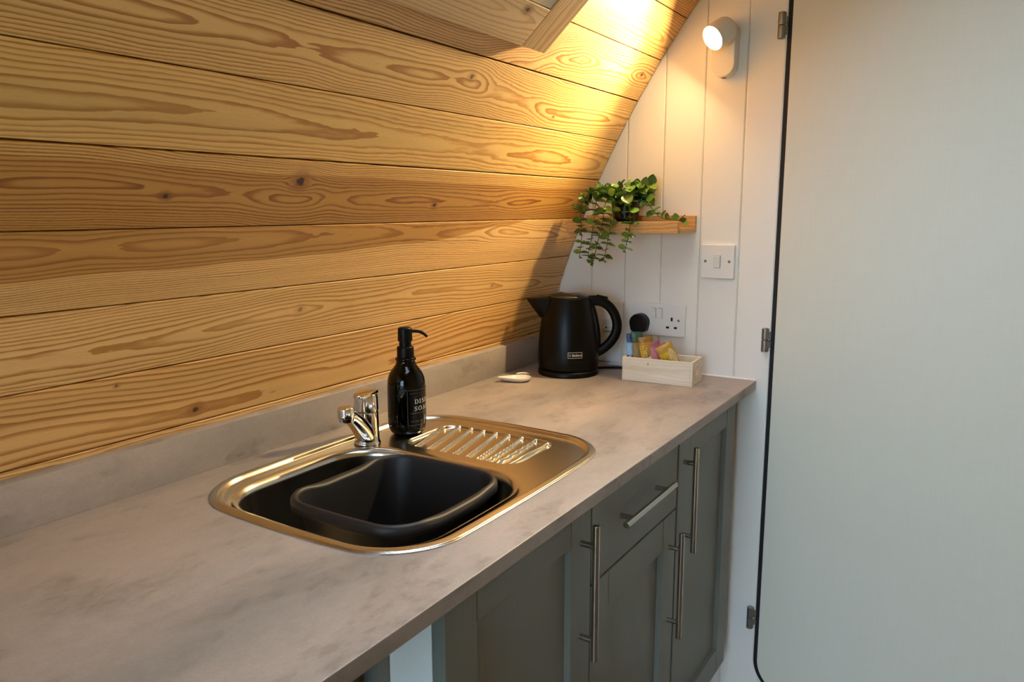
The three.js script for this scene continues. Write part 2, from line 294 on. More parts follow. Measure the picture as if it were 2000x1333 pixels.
// ------------------------------------------------------------------ the far end behind the camera: glazed doors to the garden
{
  const w = struct('wall_left'), z0 = 0.34, z1 = 1.38, y0 = -0.86, y1 = 1.12;
  const hole = new THREE.Shape(), top = (z) => (z <= RIDGE_Z ? arcY(z) : arcY(2 * RIDGE_Z - z));
  hole.moveTo(-0.12, -0.96); hole.lineTo(2.62, -0.96);
  for (let i = 60; i >= 0; i--) { const z = lerp(-0.12, 2.62, i / 60); hole.lineTo(z, top(clamp(z, -0.09, 2.59)) + 0.08); }
  const o = new THREE.Path(); o.moveTo(z0, y0); o.lineTo(z0, y1); o.lineTo(z1, y1); o.lineTo(z1, y0); hole.holes.push(o);
  part('wall_panel', onEnd(hole, -3.5, 0.06), white, w);
  const win = struct('window_2'), fm = mat(0xd9dcdc, 0.4);
  for (const [a, b] of [[z0, z1]]) {
    part('window_frame', [bxAt(-3.555, -3.505, y0, y1, a, a + 0.06), bxAt(-3.555, -3.505, y0, y1, b - 0.06, b), bxAt(-3.555, -3.505, y0, y0 + 0.08, a + 0.06, b - 0.06), bxAt(-3.555, -3.505, y1 - 0.06, y1, a + 0.06, b - 0.06)], fm, win);
    part('pane', bxAt(-3.532, -3.528, y0 + 0.08, y1 - 0.06, a + 0.06, b - 0.06, 0.0005), phys(0xffffff, 0, { transmission: 1, thickness: 0, ior: 1.45 }), win);
  }
  const g = struct('ground'); part('lawn', new THREE.CircleGeometry(30, 48).rotateX(-Math.PI / 2).translate(0, -1.2, 0), mat(0x5d6f42, 0.95), g);
}

// ------------------------------------------------------------------ roof window with its pine casing, standing a little proud of the curve
{
  const w = struct('window_1'), TAU = 16 * Math.PI / 180, el = 0.5642;
  const up = V(0, Math.cos(el) * Math.cos(TAU) - Math.sin(el) * Math.sin(TAU), Math.sin(el) * Math.cos(TAU) + Math.cos(el) * Math.sin(TAU)), nrm = V(0, -up.z, up.y);
  const f = sub('casing', w); w.remove(f);
  const M = new THREE.Matrix4().makeBasis(V(1, 0, 0), up, nrm).setPosition(-0.5634, 0.7199, 0.2981);   // local: x along, y up the slope, z out of the face
  const L = 1.06, W = 0.9, B = 0.081;
  const tA = boardTexture({ s: 201, yc: [[-1.9, 60], [-0.5, 66], [-0.2, 62], [0, 58]], h: [[-1.9, 20], [-0.4, 18], [-0.16, 4], [-0.1, 12], [0, 22]], pitch: 11, fine: 8, light: [228, 196, 150], dark: [196, 156, 106], contrast: 0.8, knots: [[-0.062, 80, 6, 0.8, 0.9]] }, 1024, 128);
  const tB = boardTexture({ s: 222, yc: [[-1.9, 50], [0, 60]], h: [[-1.9, 26], [0, 24]], pitch: 9, fine: 7, contrast: 0.8, light: [216, 182, 134], dark: [180, 134, 82] }, 1024, 128);
  const pm = (t) => phys(0xffffff, 0.5, { map: t, clearcoat: 0.2, clearcoatRoughness: 0.4 });
  const flat = (g, fn) => { const p = g.attributes.position, uv = g.attributes.uv; for (let i = 0; i < p.count; i++) uv.setXY(i, ...fn(p.getX(i), p.getY(i))); return g; };
  const board = (x0, x1, y0, y1, m, along) => { const g = flat(bxAt(x0, x1, y0, y1, -0.03, 0, 0.0012), along ? (x, y) => [1 + (y - L) / 1.9, (x - x0) / 0.112] : (x, y) => [1 + (x - x1) / 1.9, (y - y0) / (B + 0.012)]); return part('casing_board', g.applyMatrix4(M), m, w); };
  const mA = pm(tA), mB = pm(tB);
  board(-B, 0, 0, L, mB, true); board(-W, -W + B, 0, L, mB, true);
  board(-W + B + 0.0015, -B - 0.0015, 0, B, mA, false); board(-W + B + 0.0015, -B - 0.0015, L - B, L, mA, false);
  const lin = (x0, x1, y0, y1) => part('lining_board', bxAt(x0, x1, y0, y1, -0.17, -0.0302).applyMatrix4(M), mB, w);
  lin(-0.044, -0.026, 0.09, L - 0.02); lin(-W + 0.032, -W + 0.05, 0.09, L - 0.02); lin(-W + 0.05, -0.044, 0.09, 0.106); lin(-W + 0.05, -0.044, L - 0.04, L - 0.02);
  const cream = mat(0xe6dcc2, 0.4), x0 = -W + B + 0.001, x1 = -B - 0.001, y0 = B + 0.001, y1 = L - B - 0.001, b = 0.022, gk = 0.006;
  const ring = (n, m, bb, off, za, zb) => { for (const q of [[x0 + off, x1 - off, y0 + off, y0 + off + bb], [x0 + off, x1 - off, y1 - off - bb, y1 - off], [x0 + off, x0 + off + bb, y0 + off + bb, y1 - off - bb], [x1 - off - bb, x1 - off, y0 + off + bb, y1 - off - bb]]) part(n, bxAt(...q, za, zb, 0.0012).applyMatrix4(M), m, w); };
  ring('window_frame', cream, b, 0, -0.05, -0.003);
  ring('gasket', mat(0x3c4044, 0.5), gk, b, -0.05, -0.012);
  part('pane', bxAt(x0 + b + gk, x1 - b - gk, y0 + b + gk, y1 - b - gk, -0.035, -0.031, 0.0004).applyMatrix4(M), phys(0xffffff, 0, { transmission: 1, thickness: 0, ior: 1.45 }), w);
}

// ------------------------------------------------------------------ worktop and upstand
const SINK = { x: -0.957, z: 0.287, hx: 0.300, hz: 0.2285, r: 0.112 }, BOWL = { x: -1.064, z: 0.295, hx: 0.171, hz: 0.191, r: 0.086 };
const sdRR = (x, z, hx, hz, r) => { const qx = Math.abs(x) - hx + r, qz = Math.abs(z) - hz + r; return Math.hypot(Math.max(qx, 0), Math.max(qz, 0)) + Math.min(Math.max(qx, qz), 0) - r; };
const sdSink = (x, z) => { const u = x - SINK.x, v = z - SINK.z; return sdRR(Math.abs(u) + 0.017 * (v / SINK.hz) ** 2, Math.abs(v) + 0.007 * (u / SINK.hx) ** 2, SINK.hx, SINK.hz, SINK.r - 0.012); };
const sdBowl = (x, z) => { const u = x - BOWL.x, v = z - BOWL.z; return sdRR(Math.abs(u) + 0.006 * (v / BOWL.hz) ** 2, Math.abs(v) + 0.005 * (u / BOWL.hx) ** 2, BOWL.hx, BOWL.hz, BOWL.r); };
function trace(sd, cx, cz, off, n = 120) {          // points on the level line sd = off, seen from the centre
  const out = [];
  for (let i = 0; i < n; i++) {
    const a = i / n * 2 * Math.PI, c = Math.cos(a), s = Math.sin(a); let lo = 0.001, hi = 0.6;
    for (let k = 0; k < 40; k++) { const m = (lo + hi) / 2; sd(cx + c * m, cz + s * m) < off ? lo = m : hi = m; }
    out.push([cx + c * lo, cz + s * lo]);
  }
  return out;
}
function stoneTexture(W, H, mx, mz, s) {
  return dataTex(W, H, (i, j, c) => {
    const x = i / W * mx, z = j / H * mz;
    const big = fbm(x * 3.2, z * 9, s, 4), cl = fbm(x * 11 + big, z * 22, s + 50, 5), fine = fbm(x * 70, z * 110, s + 80, 4), grit = vn(x * 420, z * 420, s + 90) * 0.5 + vn(x * 900, z * 900, s + 91) * 0.5;
    const patch = sstep(-0.02, 0.42, cl) * (0.45 + 0.55 * sstep(-0.2, 0.35, fine)), pit = sstep(0.30, 0.46, fine) * sstep(0.0, 0.3, cl + 0.5 * big);
    let m = 1 + big * 0.13 + grit * 0.034 - patch * 0.13 - pit * 0.05 + fine * 0.035;
    c[0] = 159 * m + big * 4; c[1] = 147 * m; c[2] = 139 * m - big * 3;
  });
}
const stoneTex = stoneTexture(2048, 768, 2.0, 0.75, 400); stoneTex.repeat.set(0.5, 1 / 0.75);
const stone = phys(0xffffff, 0.42, { map: stoneTex, bumpMap: (() => { const b = fineBump.clone(); b.repeat.set(9, 9); b.needsUpdate = true; return b; })(), bumpScale: 0.00012 });
{
  const t = thing('worktop', 'stone-effect grey laminate worktop with the steel sink set into it', 'worktop', [0, 0, 0]);
  const sh = new THREE.Shape(); sh.moveTo(-3.48, -0.03); sh.lineTo(-0.0005, -0.03); sh.lineTo(-0.0005, 0.586); sh.lineTo(-3.48, 0.586); sh.closePath();
  const hole = new THREE.Path(); trace(sdSink, SINK.x, SINK.z, -0.012).forEach(([x, z], i) => (i ? hole.lineTo(x, z) : hole.moveTo(x, z))); hole.closePath(); sh.holes.push(hole);
  const g = new THREE.ExtrudeGeometry(sh, { depth: 0.0196, bevelEnabled: true, bevelThickness: 0.0012, bevelSize: 0.0012, bevelOffset: -0.0012, bevelSegments: 2 });
  // shape (x, z) drawn as (X, Y); extrusion runs downwards
  g.applyMatrix4(new THREE.Matrix4().makeBasis(V(1, 0, 0), V(0, 0, 1), V(0, -1, 0))).translate(0, -0.0012, 0);
  part('worktop_slab', metreUV(g), stone, t);
  const us = thing('upstand', 'grey stone-effect upstand strip along the back of the worktop', 'upstand', [0, 0, 0]);
  const p = new THREE.Shape(); p.moveTo(-0.020, 0.0003); p.lineTo(0, 0.0003); p.lineTo(0, 0.0665); p.absarc(-0.006, 0.0665, 0.006, 0, Math.PI / 2); p.lineTo(-0.020, 0.0725); p.closePath();
  const ug = new THREE.ExtrudeGeometry(p, { depth: 3.478, bevelEnabled: false, curveSegments: 6 }).applyMatrix4(ENDWALL).translate(-0.001, 0, 0);
  part('upstand_strip', metreUV(toCreasedNormals(ug, 0.7)), stone, us);
}

// ------------------------------------------------------------------ inset steel sink
const steelBrush = dataTex(256, 256, (i, j, c) => { c[0] = c[1] = c[2] = 128 + 34 * vn(i / 60, j / 1.6, 61) + 30 * vn(i / 14, j / 5, 62) + 20 * vn(i / 3, j / 3, 63); }, false);
steelBrush.repeat.set(8, 8);
const steelMat = phys(0xc9c4ba, 0.23, { metalness: 1, bumpMap: steelBrush, bumpScale: 0.00004 });
{
  const t = thing('kitchen_sink', 'inset stainless steel sink with one bowl and a ridged drainer', 'sink', [SINK.x, 0, SINK.z]);
  const RC = { x: -0.7845, z: 0.289, hx: 0.0775, hz: 0.126, r: 0.036 };
  const ridge = (x, z) => {                                             // eight pressed ribs, slightly fanned
    const k = clamp((x + 0.716) / -0.126, -0.15, 1.1);
    const zz = z - 0.031 * k * sstep(0.42, 0.30, z), p = (zz - 0.190) / 0.0292, n = Math.round(p), q = Math.abs(p - n) * 0.0292;
    return n < -1 || n > 7 ? 0 : 1 - sstep(0.0020, 0.0048, q);
  };
  const height = (x, z) => {
    const d = -sdSink(x, z), db = sdBowl(x, z);
    let y = 0.0012 + 0.0022 * sstep(0, 0.0035, d) + 0.0008 * sstep(0.003, 0.012, d);
    y -= 0.0062 * sstep(0.0135, 0.0215, d);
    const rc = sdRR(x - RC.x, z - RC.z, RC.hx, RC.hz, RC.r), into = sstep(0, 0.006, -rc);
    y -= 0.0060 * into * (1 - 0.96 * ridge(x, z) * sstep(-0.004, 0.004, -rc));
    y -= 0.0022 * (1 - sstep(0, 0.012, db)) ** 2;
    return y;
  };
  const step = 0.0018, nx = Math.round(2 * (SINK.hx + 0.004) / step), nz = Math.round(2 * (SINK.hz + 0.004) / step), X0 = SINK.x - SINK.hx - 0.004, Z0 = SINK.z - SINK.hz - 0.004;
  const pos = [], nor = [], idx = [], id = new Int32Array((nx + 1) * (nz + 1)).fill(-1);
  const grad = (f, x, z) => { const e = 0.0005, gx = f(x + e, z) - f(x - e, z), gz = f(x, z + e) - f(x, z - e), l = Math.hypot(gx, gz) || 1; return [gx / l, gz / l]; };
  const F = (x, z) => Math.max(sdSink(x, z), -sdBowl(x, z));
  for (let j = 0; j <= nz; j++) for (let i = 0; i <= nx; i++) {
    let x = X0 + i * step, z = Z0 + j * step; const f = F(x, z);
    if (f > step * 1.5) continue;
    if (f > 0) { const [gx, gz] = grad(F, x, z); x -= gx * f; z -= gz * f; }
    const e = 0.0006; const hx = (height(x + e, z) - height(x - e, z)) / (2 * e), hz = (height(x, z + e) - height(x, z - e)) / (2 * e), l = Math.hypot(hx, 1, hz);
    id[j * (nx + 1) + i] = pos.length / 3; pos.push(x - SINK.x, height(x, z), z - SINK.z); nor.push(-hx / l, 1 / l, -hz / l);
  }
  const keep = (i, j) => F(X0 + i * step, Z0 + j * step) <= 0.0000 + step * 0.5;
  for (let j = 0; j < nz; j++) for (let i = 0; i < nx; i++) {
    const q = [id[j * (nx + 1) + i], id[j * (nx + 1) + i + 1], id[(j + 1) * (nx + 1) + i + 1], id[(j + 1) * (nx + 1) + i]];
    if (q.some((k) => k < 0)) continue;
    const ins = [keep(i, j), keep(i + 1, j), keep(i + 1, j + 1), keep(i, j + 1)].filter(Boolean).length;
    if (ins < 1) continue;
    idx.push(q[0], q[2], q[1], q[0], q[3], q[2]);
  }
  const g = new THREE.BufferGeometry(); g.setAttribute('position', new THREE.Float32BufferAttribute(pos, 3)); g.setAttribute('normal', new THREE.Float32BufferAttribute(nor, 3));
  g.setAttribute('uv', new THREE.Float32BufferAttribute(Float32Array.from({ length: pos.length / 3 * 2 }, (_, k) => pos[(k >> 1) * 3 + (k & 1 ? 2 : 0)]), 2)); g.setIndex(idx);
  part('sink_deck', g, steelMat, t);
  // outer skirt of the rim
  const skirt = [1, 0].map((k) => trace(sdSink, SINK.x, SINK.z, 0.0002, 160).map(([x, z]) => [x - SINK.x, k ? -0.0006 : 0.0014, z - SINK.z]));
  const loft = (rings) => {
    const P = [], I = [], n = rings[0].length;
    rings.forEach((r) => r.forEach((p) => P.push(...p)));
    for (let k = 0; k + 1 < rings.length; k++) for (let i = 0; i < n; i++) { const a = k * n + i, b = k * n + (i + 1) % n, c = a + n, d = b + n; I.push(a, d, b, a, c, d); }
    const q = new THREE.BufferGeometry(); q.setAttribute('position', new THREE.Float32BufferAttribute(P, 3)); q.setIndex(I); q.computeVertexNormals();
    q.setAttribute('uv', new THREE.Float32BufferAttribute(Float32Array.from({ length: P.length / 3 * 2 }, (_, k) => P[(k >> 1) * 3 + (k & 1 ? 1 : 0)] + P[(k >> 1) * 3 + 2]), 2));
    return q;
  };
  part('sink_rim', loft(skirt), steelMat, t);
  const prof = [[0.0006, -0.0011], [-0.001, -0.0013], [-0.004, -0.0024], [-0.0075, -0.005], [-0.0102, -0.009], [-0.0115, -0.014], [-0.0135, -0.04], [-0.0165, -0.08], [-0.020, -0.115], [-0.024, -0.131], [-0.032, -0.142], [-0.044, -0.148], [-0.06, -0.1505], [-0.10, -0.152], [-0.135, -0.154]];
  part('sink_bowl', loft(prof.map(([o, y]) => trace(sdBowl, BOWL.x, BOWL.z, o, 140).map(([x, z]) => [x - SINK.x, y, z - SINK.z]))), steelMat, t);
  const dx = BOWL.x - SINK.x, dz = BOWL.z - SINK.z;
  part('waste', lathe([[0.062, -0.1515], [0.05, -0.1535], [0.04, -0.156], [0.036, -0.166], [0, -0.168]], 40).translate(dx, 0, dz), steelMat, t);
}

// ------------------------------------------------------------------ washing-up bowl standing in the sink
{
  const t = thing('washing_up_bowl', 'dark grey plastic washing-up bowl standing in the sink', 'basin', [-1.041, -0.1495, 0.3125]);
  const plastic = phys(0x151418, 0.5), hx = 0.139, hz = 0.1305;
  const sd = (x, z) => sdRR(Math.abs(x) + 0.008 * (z / hz) ** 2, Math.abs(z) + 0.008 * (x / hx) ** 2, hx, hz, 0.054);
  const n = 144, grip = (a) => { const c = Math.abs(Math.sin(a)); return sstep(0.80, 0.97, c); };   // the two hand grips, front and back
  const H = 0.139;
  // [offset at plain rim, height, offset at grip, height at grip]
  const prof = [[-0.052, 0.0], [-0.047, 0.0], [-0.040, 0.004], [-0.0165, 0.118], [-0.0155, 0.1215], [-0.004, 0.1215], [-0.0006, 0.1235], [0, 0.128], [-0.0005, 0.134], [-0.0035, 0.1375], [-0.0075, H], [-0.0115, 0.1375], [-0.0142, 0.133], [-0.0175, 0.118], [-0.042, 0.008], [-0.048, 0.004], [-0.09, 0.003], [-0.120, 0.003], [-0.1225, 0.003]];
  const P = [], I = [];
  for (const [o, y] of prof) {
    const ring = trace(sd, 0, 0, o, n);
    ring.forEach(([x, z], i) => {
      const a = i / n * 2 * Math.PI, k = grip(a); let yy = y;
      let zz = z;
      if (y > 0.1) { const inner = sstep(-0.006, -0.0175, o); yy -= k * 0.0045 * sstep(0.1, 0.12, y); if (o < -0.004 && y > 0.112) zz -= Math.sign(z) * k * 0.013 * inner * sstep(0.11, 0.135, y) * 0.6; }
      P.push(x, yy * 1.085, zz);
    });
  }
  for (let k = 0; k + 1 < prof.length; k++) for (let i = 0; i < n; i++) { const a = k * n + i, b = k * n + (i + 1) % n, c = a + n, d = b + n; I.push(a, d, b, a, c, d); }
  const g = new THREE.BufferGeometry(); g.setAttribute('position', new THREE.Float32BufferAttribute(P, 3)); g.setIndex(I); g.computeVertexNormals();
  part('bowl_body', g, plastic, t);
}

// ------------------------------------------------------------------ mixer tap
const chrome = phys(0xdedbd6, 0.05, { metalness: 1 });
{
  const t = thing('mixer_tap', 'chrome mixer tap at the back corner of the sink', 'tap', [-0.894, -0.0016, 0.114]);
  const dir = V(-0.94, 0, 0.342), side = V(0.342, 0, 0.94);
  part('tap_body', lathe([[0, 0], [0.0243, 0], [0.0246, 0.0015], [0.0243, 0.004], [0.0228, 0.0052], [0.0226, 0.0075], [0.0222, 0.03], [0.0217, 0.060], [0.0208, 0.0606], [0.0206, 0.0618], [0, 0.0618]], 56), chrome, t);
  part('tap_cap', lathe([[0, 0.062], [0.0207, 0.062], [0.0219, 0.063], [0.0222, 0.066], [0.0216, 0.088], [0.0208, 0.0925], [0.018, 0.0945], [0.010, 0.0958], [0, 0.0962]], 56), chrome, t);
  // lever: flat paddle on the cap, over the spout
  const ls = new THREE.Shape(); ls.moveTo(-0.018, -0.017); ls.quadraticCurveTo(0.01, -0.019, 0.030, -0.0115); ls.quadraticCurveTo(0.037, -0.008, 0.037, 0); ls.quadraticCurveTo(0.037, 0.008, 0.030, 0.0115); ls.quadraticCurveTo(0.01, 0.019, -0.018, 0.017); ls.quadraticCurveTo(-0.0225, 0, -0.018, -0.017);
  const lg = new THREE.ExtrudeGeometry(ls, { depth: 0.003, bevelEnabled: true, bevelThickness: 0.002, bevelSize: 0.002, bevelOffset: -0.002, bevelSegments: 4, curveSegments: 16 });
  lg.applyMatrix4(new THREE.Matrix4().makeBasis(dir, side, V(0, 1, 0).multiplyScalar(1))).translate(0, 0.0935, 0);
  const lever = part('lever', lg, chrome, t);
  // spout: a tapering arm rising from low on the body to the outlet
  const rings = [], N = 14, S = 28, A = V(-0.004, 0.014, 0.002), Bp = dir.clone().multiplyScalar(0.086).setY(0.0775);
  for (let i = 0; i <= N; i++) {
    const u = i / N, c = A.clone().lerp(Bp, u); c.y += 0.006 * Math.sin(u * Math.PI) - (u > 0.85 ? 0.004 * (u - 0.85) / 0.15 : 0);
    const w = lerp(0.0185, 0.0125, u), h = lerp(0.0165, 0.0105, u), ax = V(dir.x * 0.80, 0.60, dir.z * 0.80).normalize(), nn = new THREE.Vector3().crossVectors(side, ax).normalize();
    rings.push(Array.from({ length: S }, (_, k) => { const a = k / S * 2 * Math.PI, q = c.clone().addScaledVector(side, Math.sign(Math.cos(a)) * Math.abs(Math.cos(a)) ** 0.8 * w).addScaledVector(nn, Math.sign(Math.sin(a)) * Math.abs(Math.sin(a)) ** 0.8 * h); return [q.x, q.y, q.z]; }));
  }
  const P = rings.flat(2), I = [];
  for (let k = 0; k < N; k++) for (let i = 0; i < S; i++) { const a = k * S + i, b = k * S + (i + 1) % S; I.push(a, b, a + S, b, b + S, a + S); }
  const c = P.length / 3; P.push(...Bp.toArray()); for (let i = 0; i < S; i++) I.push(N * S + i, N * S + (i + 1) % S, c);
  const g = new THREE.BufferGeometry(); g.setAttribute('position', new THREE.Float32BufferAttribute(P, 3)); g.setIndex(I); g.computeVertexNormals();
  part('spout', g, new THREE.MeshPhysicalMaterial({ color: 0xdedbd6, roughness: 0.06, metalness: 1, side: THREE.DoubleSide }), t);
  const o = part('outlet', lathe([[0, 0.064], [0.0105, 0.064], [0.0112, 0.0645], [0.0124, 0.0646], [0.0128, 0.0655], [0.0130, 0.0712], [0.0144, 0.0722], [0.0147, 0.0745], [0.0147, 0.0865], [0.0138, 0.0895], [0.0118, 0.0905], [0, 0.0907]], 40).translate(dir.x * 0.0865, 0, dir.z * 0.0865), chrome, t);
}

// ------------------------------------------------------------------ dish soap bottle
{
  const t = thing('soap_bottle', 'glossy black pump bottle of dish soap behind the drainer', 'soap bottle', [-0.8035, -0.0018, 0.134]);
  const glass = phys(0x020201, 0.03, { ior: 1.5, specularIntensity: 0.6 }), matte = phys(0x030303, 0.42, { specularIntensity: 0.4 });
  part('bottle_body', smoothLathe([[0, 0], [0.018, 0.0002], [0.026, 0.001], [0.0315, 0.005], [0.0350, 0.012], [0.0366, 0.022], [0.0368, 0.05], [0.0366, 0.085], [0.0362, 0.098], [0.0345, 0.110], [0.0300, 0.121], [0.0235, 0.130], [0.0195, 0.136], [0.0178, 0.1415], [0.0176, 0.143], [0.0195, 0.1442], [0.0200, 0.1465], [0.0190, 0.1485], [0.0165, 0.149], [0, 0.149]], 80, 140), glass, t);
  const pump = sub('pump', t);
  part('collar', lathe([[0, 0.149], [0.0158, 0.149], [0.0163, 0.1498], [0.0160, 0.1685], [0.0153, 0.1698], [0.0122, 0.1704], [0, 0.1704]], 48), matte, pump);
  part('stem', lathe([[0.0116, 0.168], [0.0113, 0.186]], 40), matte, pump);
  part('pump_head', lathe([[0, 0.1805], [0.0132, 0.1805], [0.0139, 0.1813], [0.0134, 0.2035], [0.0124, 0.2058], [0.0095, 0.2072], [0, 0.208]], 48), matte, pump);
  const r = V(0.5366, 0, 0.8438);                                       // the nozzle points along the counter front
  part('nozzle', tube([[0.010, 0.199], [0.020, 0.1992], [0.030, 0.1975], [0.037, 0.1935], [0.0425, 0.1885]].map(([d, y]) => [r.x * d, y, r.z * d]), 0.0030, 30, 14), matte, pump);
  // printed label
  const cv = document.createElement('canvas'); cv.width = 512; cv.height = 640; const k = cv.getContext('2d');
  k.fillStyle = '#050404'; k.fillRect(0, 0, 512, 640); k.strokeStyle = '#8f8d88'; k.lineWidth = 3; k.strokeRect(10, 10, 492, 620);
  k.textAlign = 'center'; k.font = '24px sans-serif'; k.fillStyle = '#77756f'; [...'NATURAL SOAP'].forEach((c, i) => k.fillText(c, 64 + i * 34, 76));
  k.fillStyle = '#d8d5cd'; k.font = '104px serif'; [['D', 152], ['I', 218], ['S', 284], ['H', 364]].forEach(([c, x]) => k.fillText(c, x, 250)); [['S', 140], ['O', 216], ['A', 306], ['P', 388]].forEach(([c, x]) => k.fillText(c, x, 374));
  k.fillStyle = '#8f8d88'; k.fillRect(58, 416, 396, 4); k.fillStyle = '#8a8882'; k.font = '28px sans-serif'; [...'PREMIUM WASH'].forEach((c, i) => k.fillText(c, 66 + i * 34, 572));
  const tex = new THREE.CanvasTexture(cv); tex.colorSpace = THREE.SRGBColorSpace;
  const lab = new THREE.CylinderGeometry(0.0371, 0.0371, 0.070, 40, 1, true, 0, 1.75);
  // the left edge of the label faces the camera
  part('label', lab.rotateY(-0.863).translate(0, 0.0575, 0), phys(0xffffff, 0.2, { map: tex, specularIntensity: 0.5 }), t, 'black label with pale lettering');
}

// ------------------------------------------------------------------ base cabinets
const paintBump = dataTex(256, 512, (i, j, c) => { const g = vn(i / 3.2 + 1.5 * vn(i / 30, j / 160, 75), j / 120, 71), f = vn(i / 1.4, j / 30, 72); c[0] = c[1] = c[2] = 170 - 120 * sstep(0.15, 0.75, g) * (0.6 + 0.4 * f) + 14 * vn(i, j / 8, 73); }, false);
const bumpAt = (rx, ry, rot = 0) => { const b = paintBump.clone(); b.repeat.set(rx, ry); b.rotation = rot; b.needsUpdate = true; return b; };
const paintV = mat(0x72756f, 0.42, { bumpMap: bumpAt(9, 3), bumpScale: 0.0003 }), paintH = mat(0x72756f, 0.42, { bumpMap: bumpAt(9, 3, Math.PI / 2), bumpScale: 0.0003 });
const carcassMat = mat(0xe6e8e8, 0.5), barMat = phys(0xb9b5ae, 0.17, { metalness: 1 });
const ZF = 0.555, TH = 0.02;
function barHandle(len, vertical) {
  const r = 0.006, out = 0.026, g = [lathe([[0, -len / 2], [r - 0.0008, -len / 2], [r, -len / 2 + 0.0008], [r, len / 2 - 0.0008], [r - 0.0008, len / 2], [0, len / 2]], 28).translate(0, 0, out)];
  for (const s of [-1, 1]) g.push(cyl(0.005, 0.005, out, 20).rotateX(Math.PI / 2).translate(0, s * 0.08, out / 2));
  const m = merge(g); return vertical ? m : m.rotateZ(Math.PI / 2);
}
function shakerDoor(parent, x0, x1, y0, y1, hx, hy, hl) {
  const d = sub('door', parent), s = 0.067;
  part('stile', bxAt(x0, x0 + s, y0, y1, -TH, 0, 0.0012), paintV, d); part('stile', bxAt(x1 - s, x1, y0, y1, -TH, 0, 0.0012), paintV, d);
  part('rail', bxAt(x0 + s + 0.0007, x1 - s - 0.0007, y1 - s, y1, -TH, -0.0003, 0.0018), paintH, d); part('rail', bxAt(x0 + s + 0.0007, x1 - s - 0.0007, y0, y0 + s, -TH, -0.0003, 0.0018), paintH, d);
  part('door_panel', bxAt(x0 + s - 0.004, x1 - s + 0.004, y0 + s - 0.004, y1 - s + 0.004, -0.0185, -0.0115, 0.0005), paintV, d);
  part('handle', barHandle(hl, true).translate(hx, hy, 0), barMat, d, 'brushed steel bar handle');
}
function carcass(parent, x0, x1, top = -0.024) {
  const b = -0.745, zb = 0.04 - ZF, zf = -TH - 0.001;
  part('side_panel', bxAt(x0, x0 + 0.016, b, top, zb, zf), carcassMat, parent); part('side_panel', bxAt(x1 - 0.016, x1, b, top, zb, zf), carcassMat, parent);
  part('base_panel', bxAt(x0 + 0.0162, x1 - 0.0162, b, b + 0.016, zb, zf), carcassMat, parent);
}
{
  const a = thing('base_cabinet', 'grey shaker base cabinet left of the drawer unit, below the sink', 'cabinet', [-1.0445, 0, ZF]);
  carcass(a, -0.193, 0.1965); shakerDoor(a, -0.1935, 0.1935, -0.743, -0.026, -0.885 + 1.0445, -0.176, 0.23);
  const b = thing('base_cabinet', 'grey shaker base cabinet with a drawer over its door', 'cabinet', [-0.653, 0, ZF]);
  carcass(b, -0.1945, 0.197); shakerDoor(b, -0.194, 0.194, -0.743, -0.187, -0.491 + 0.653, -0.337, 0.23);
  const dr = sub('drawer', b);
  part('drawer_front', bxAt(-0.194, 0.194, -0.183, -0.026, -TH, 0, 0.0015), paintH, dr);
  part('handle', barHandle(0.23, false).translate(-0.655 + 0.653, -0.1026, 0), barMat, dr, 'brushed steel bar handle');
  const c = thing('base_cabinet', 'grey shaker base cabinet at the end of the run, beside the white wall', 'cabinet', [-0.2545, 0, ZF]);
  carcass(c, -0.1955, 0.1955); shakerDoor(c, -0.1955, 0.1955, -0.743, -0.026, -0.420 + 0.2545, -0.176, 0.23);
  const pl = thing('plinth', 'pale plinth board set back under the cabinets', 'plinth', [-0.65, -0.889, 0.5]);
  part('plinth_board', bxAt(-0.59, 0.64, 0, 0.143, -0.009, 0.009), carcassMat, pl);
  const post = thing('support_panel', 'grey upright panel under the worktop, left of the cabinets', 'panel', [-1.2385, -0.889, 0.454]);
  part('panel_board', bxAt(-0.024, 0, 0, 0.866, -0.012, 0.012, 0.0012), paintV, post);
  const ap = thing('shade_box', 'added black box standing in for the shade of the open space under the worktop', 'shade_box', [-1.62, -0.889, 0.46]);
  part('shade_box_body', bxAt(-0.3, 0.31, 0.015, 0.845, -0.4, -0.022, 0.004), mat(0x050506, 0.5), ap); part('shade_box_front', bxAt(-0.298, 0.308, 0.06, 0.843, -0.02, 0, 0.004), mat(0x030304, 0.6), ap);  // added box: its black stands in for the shade in the open space
}

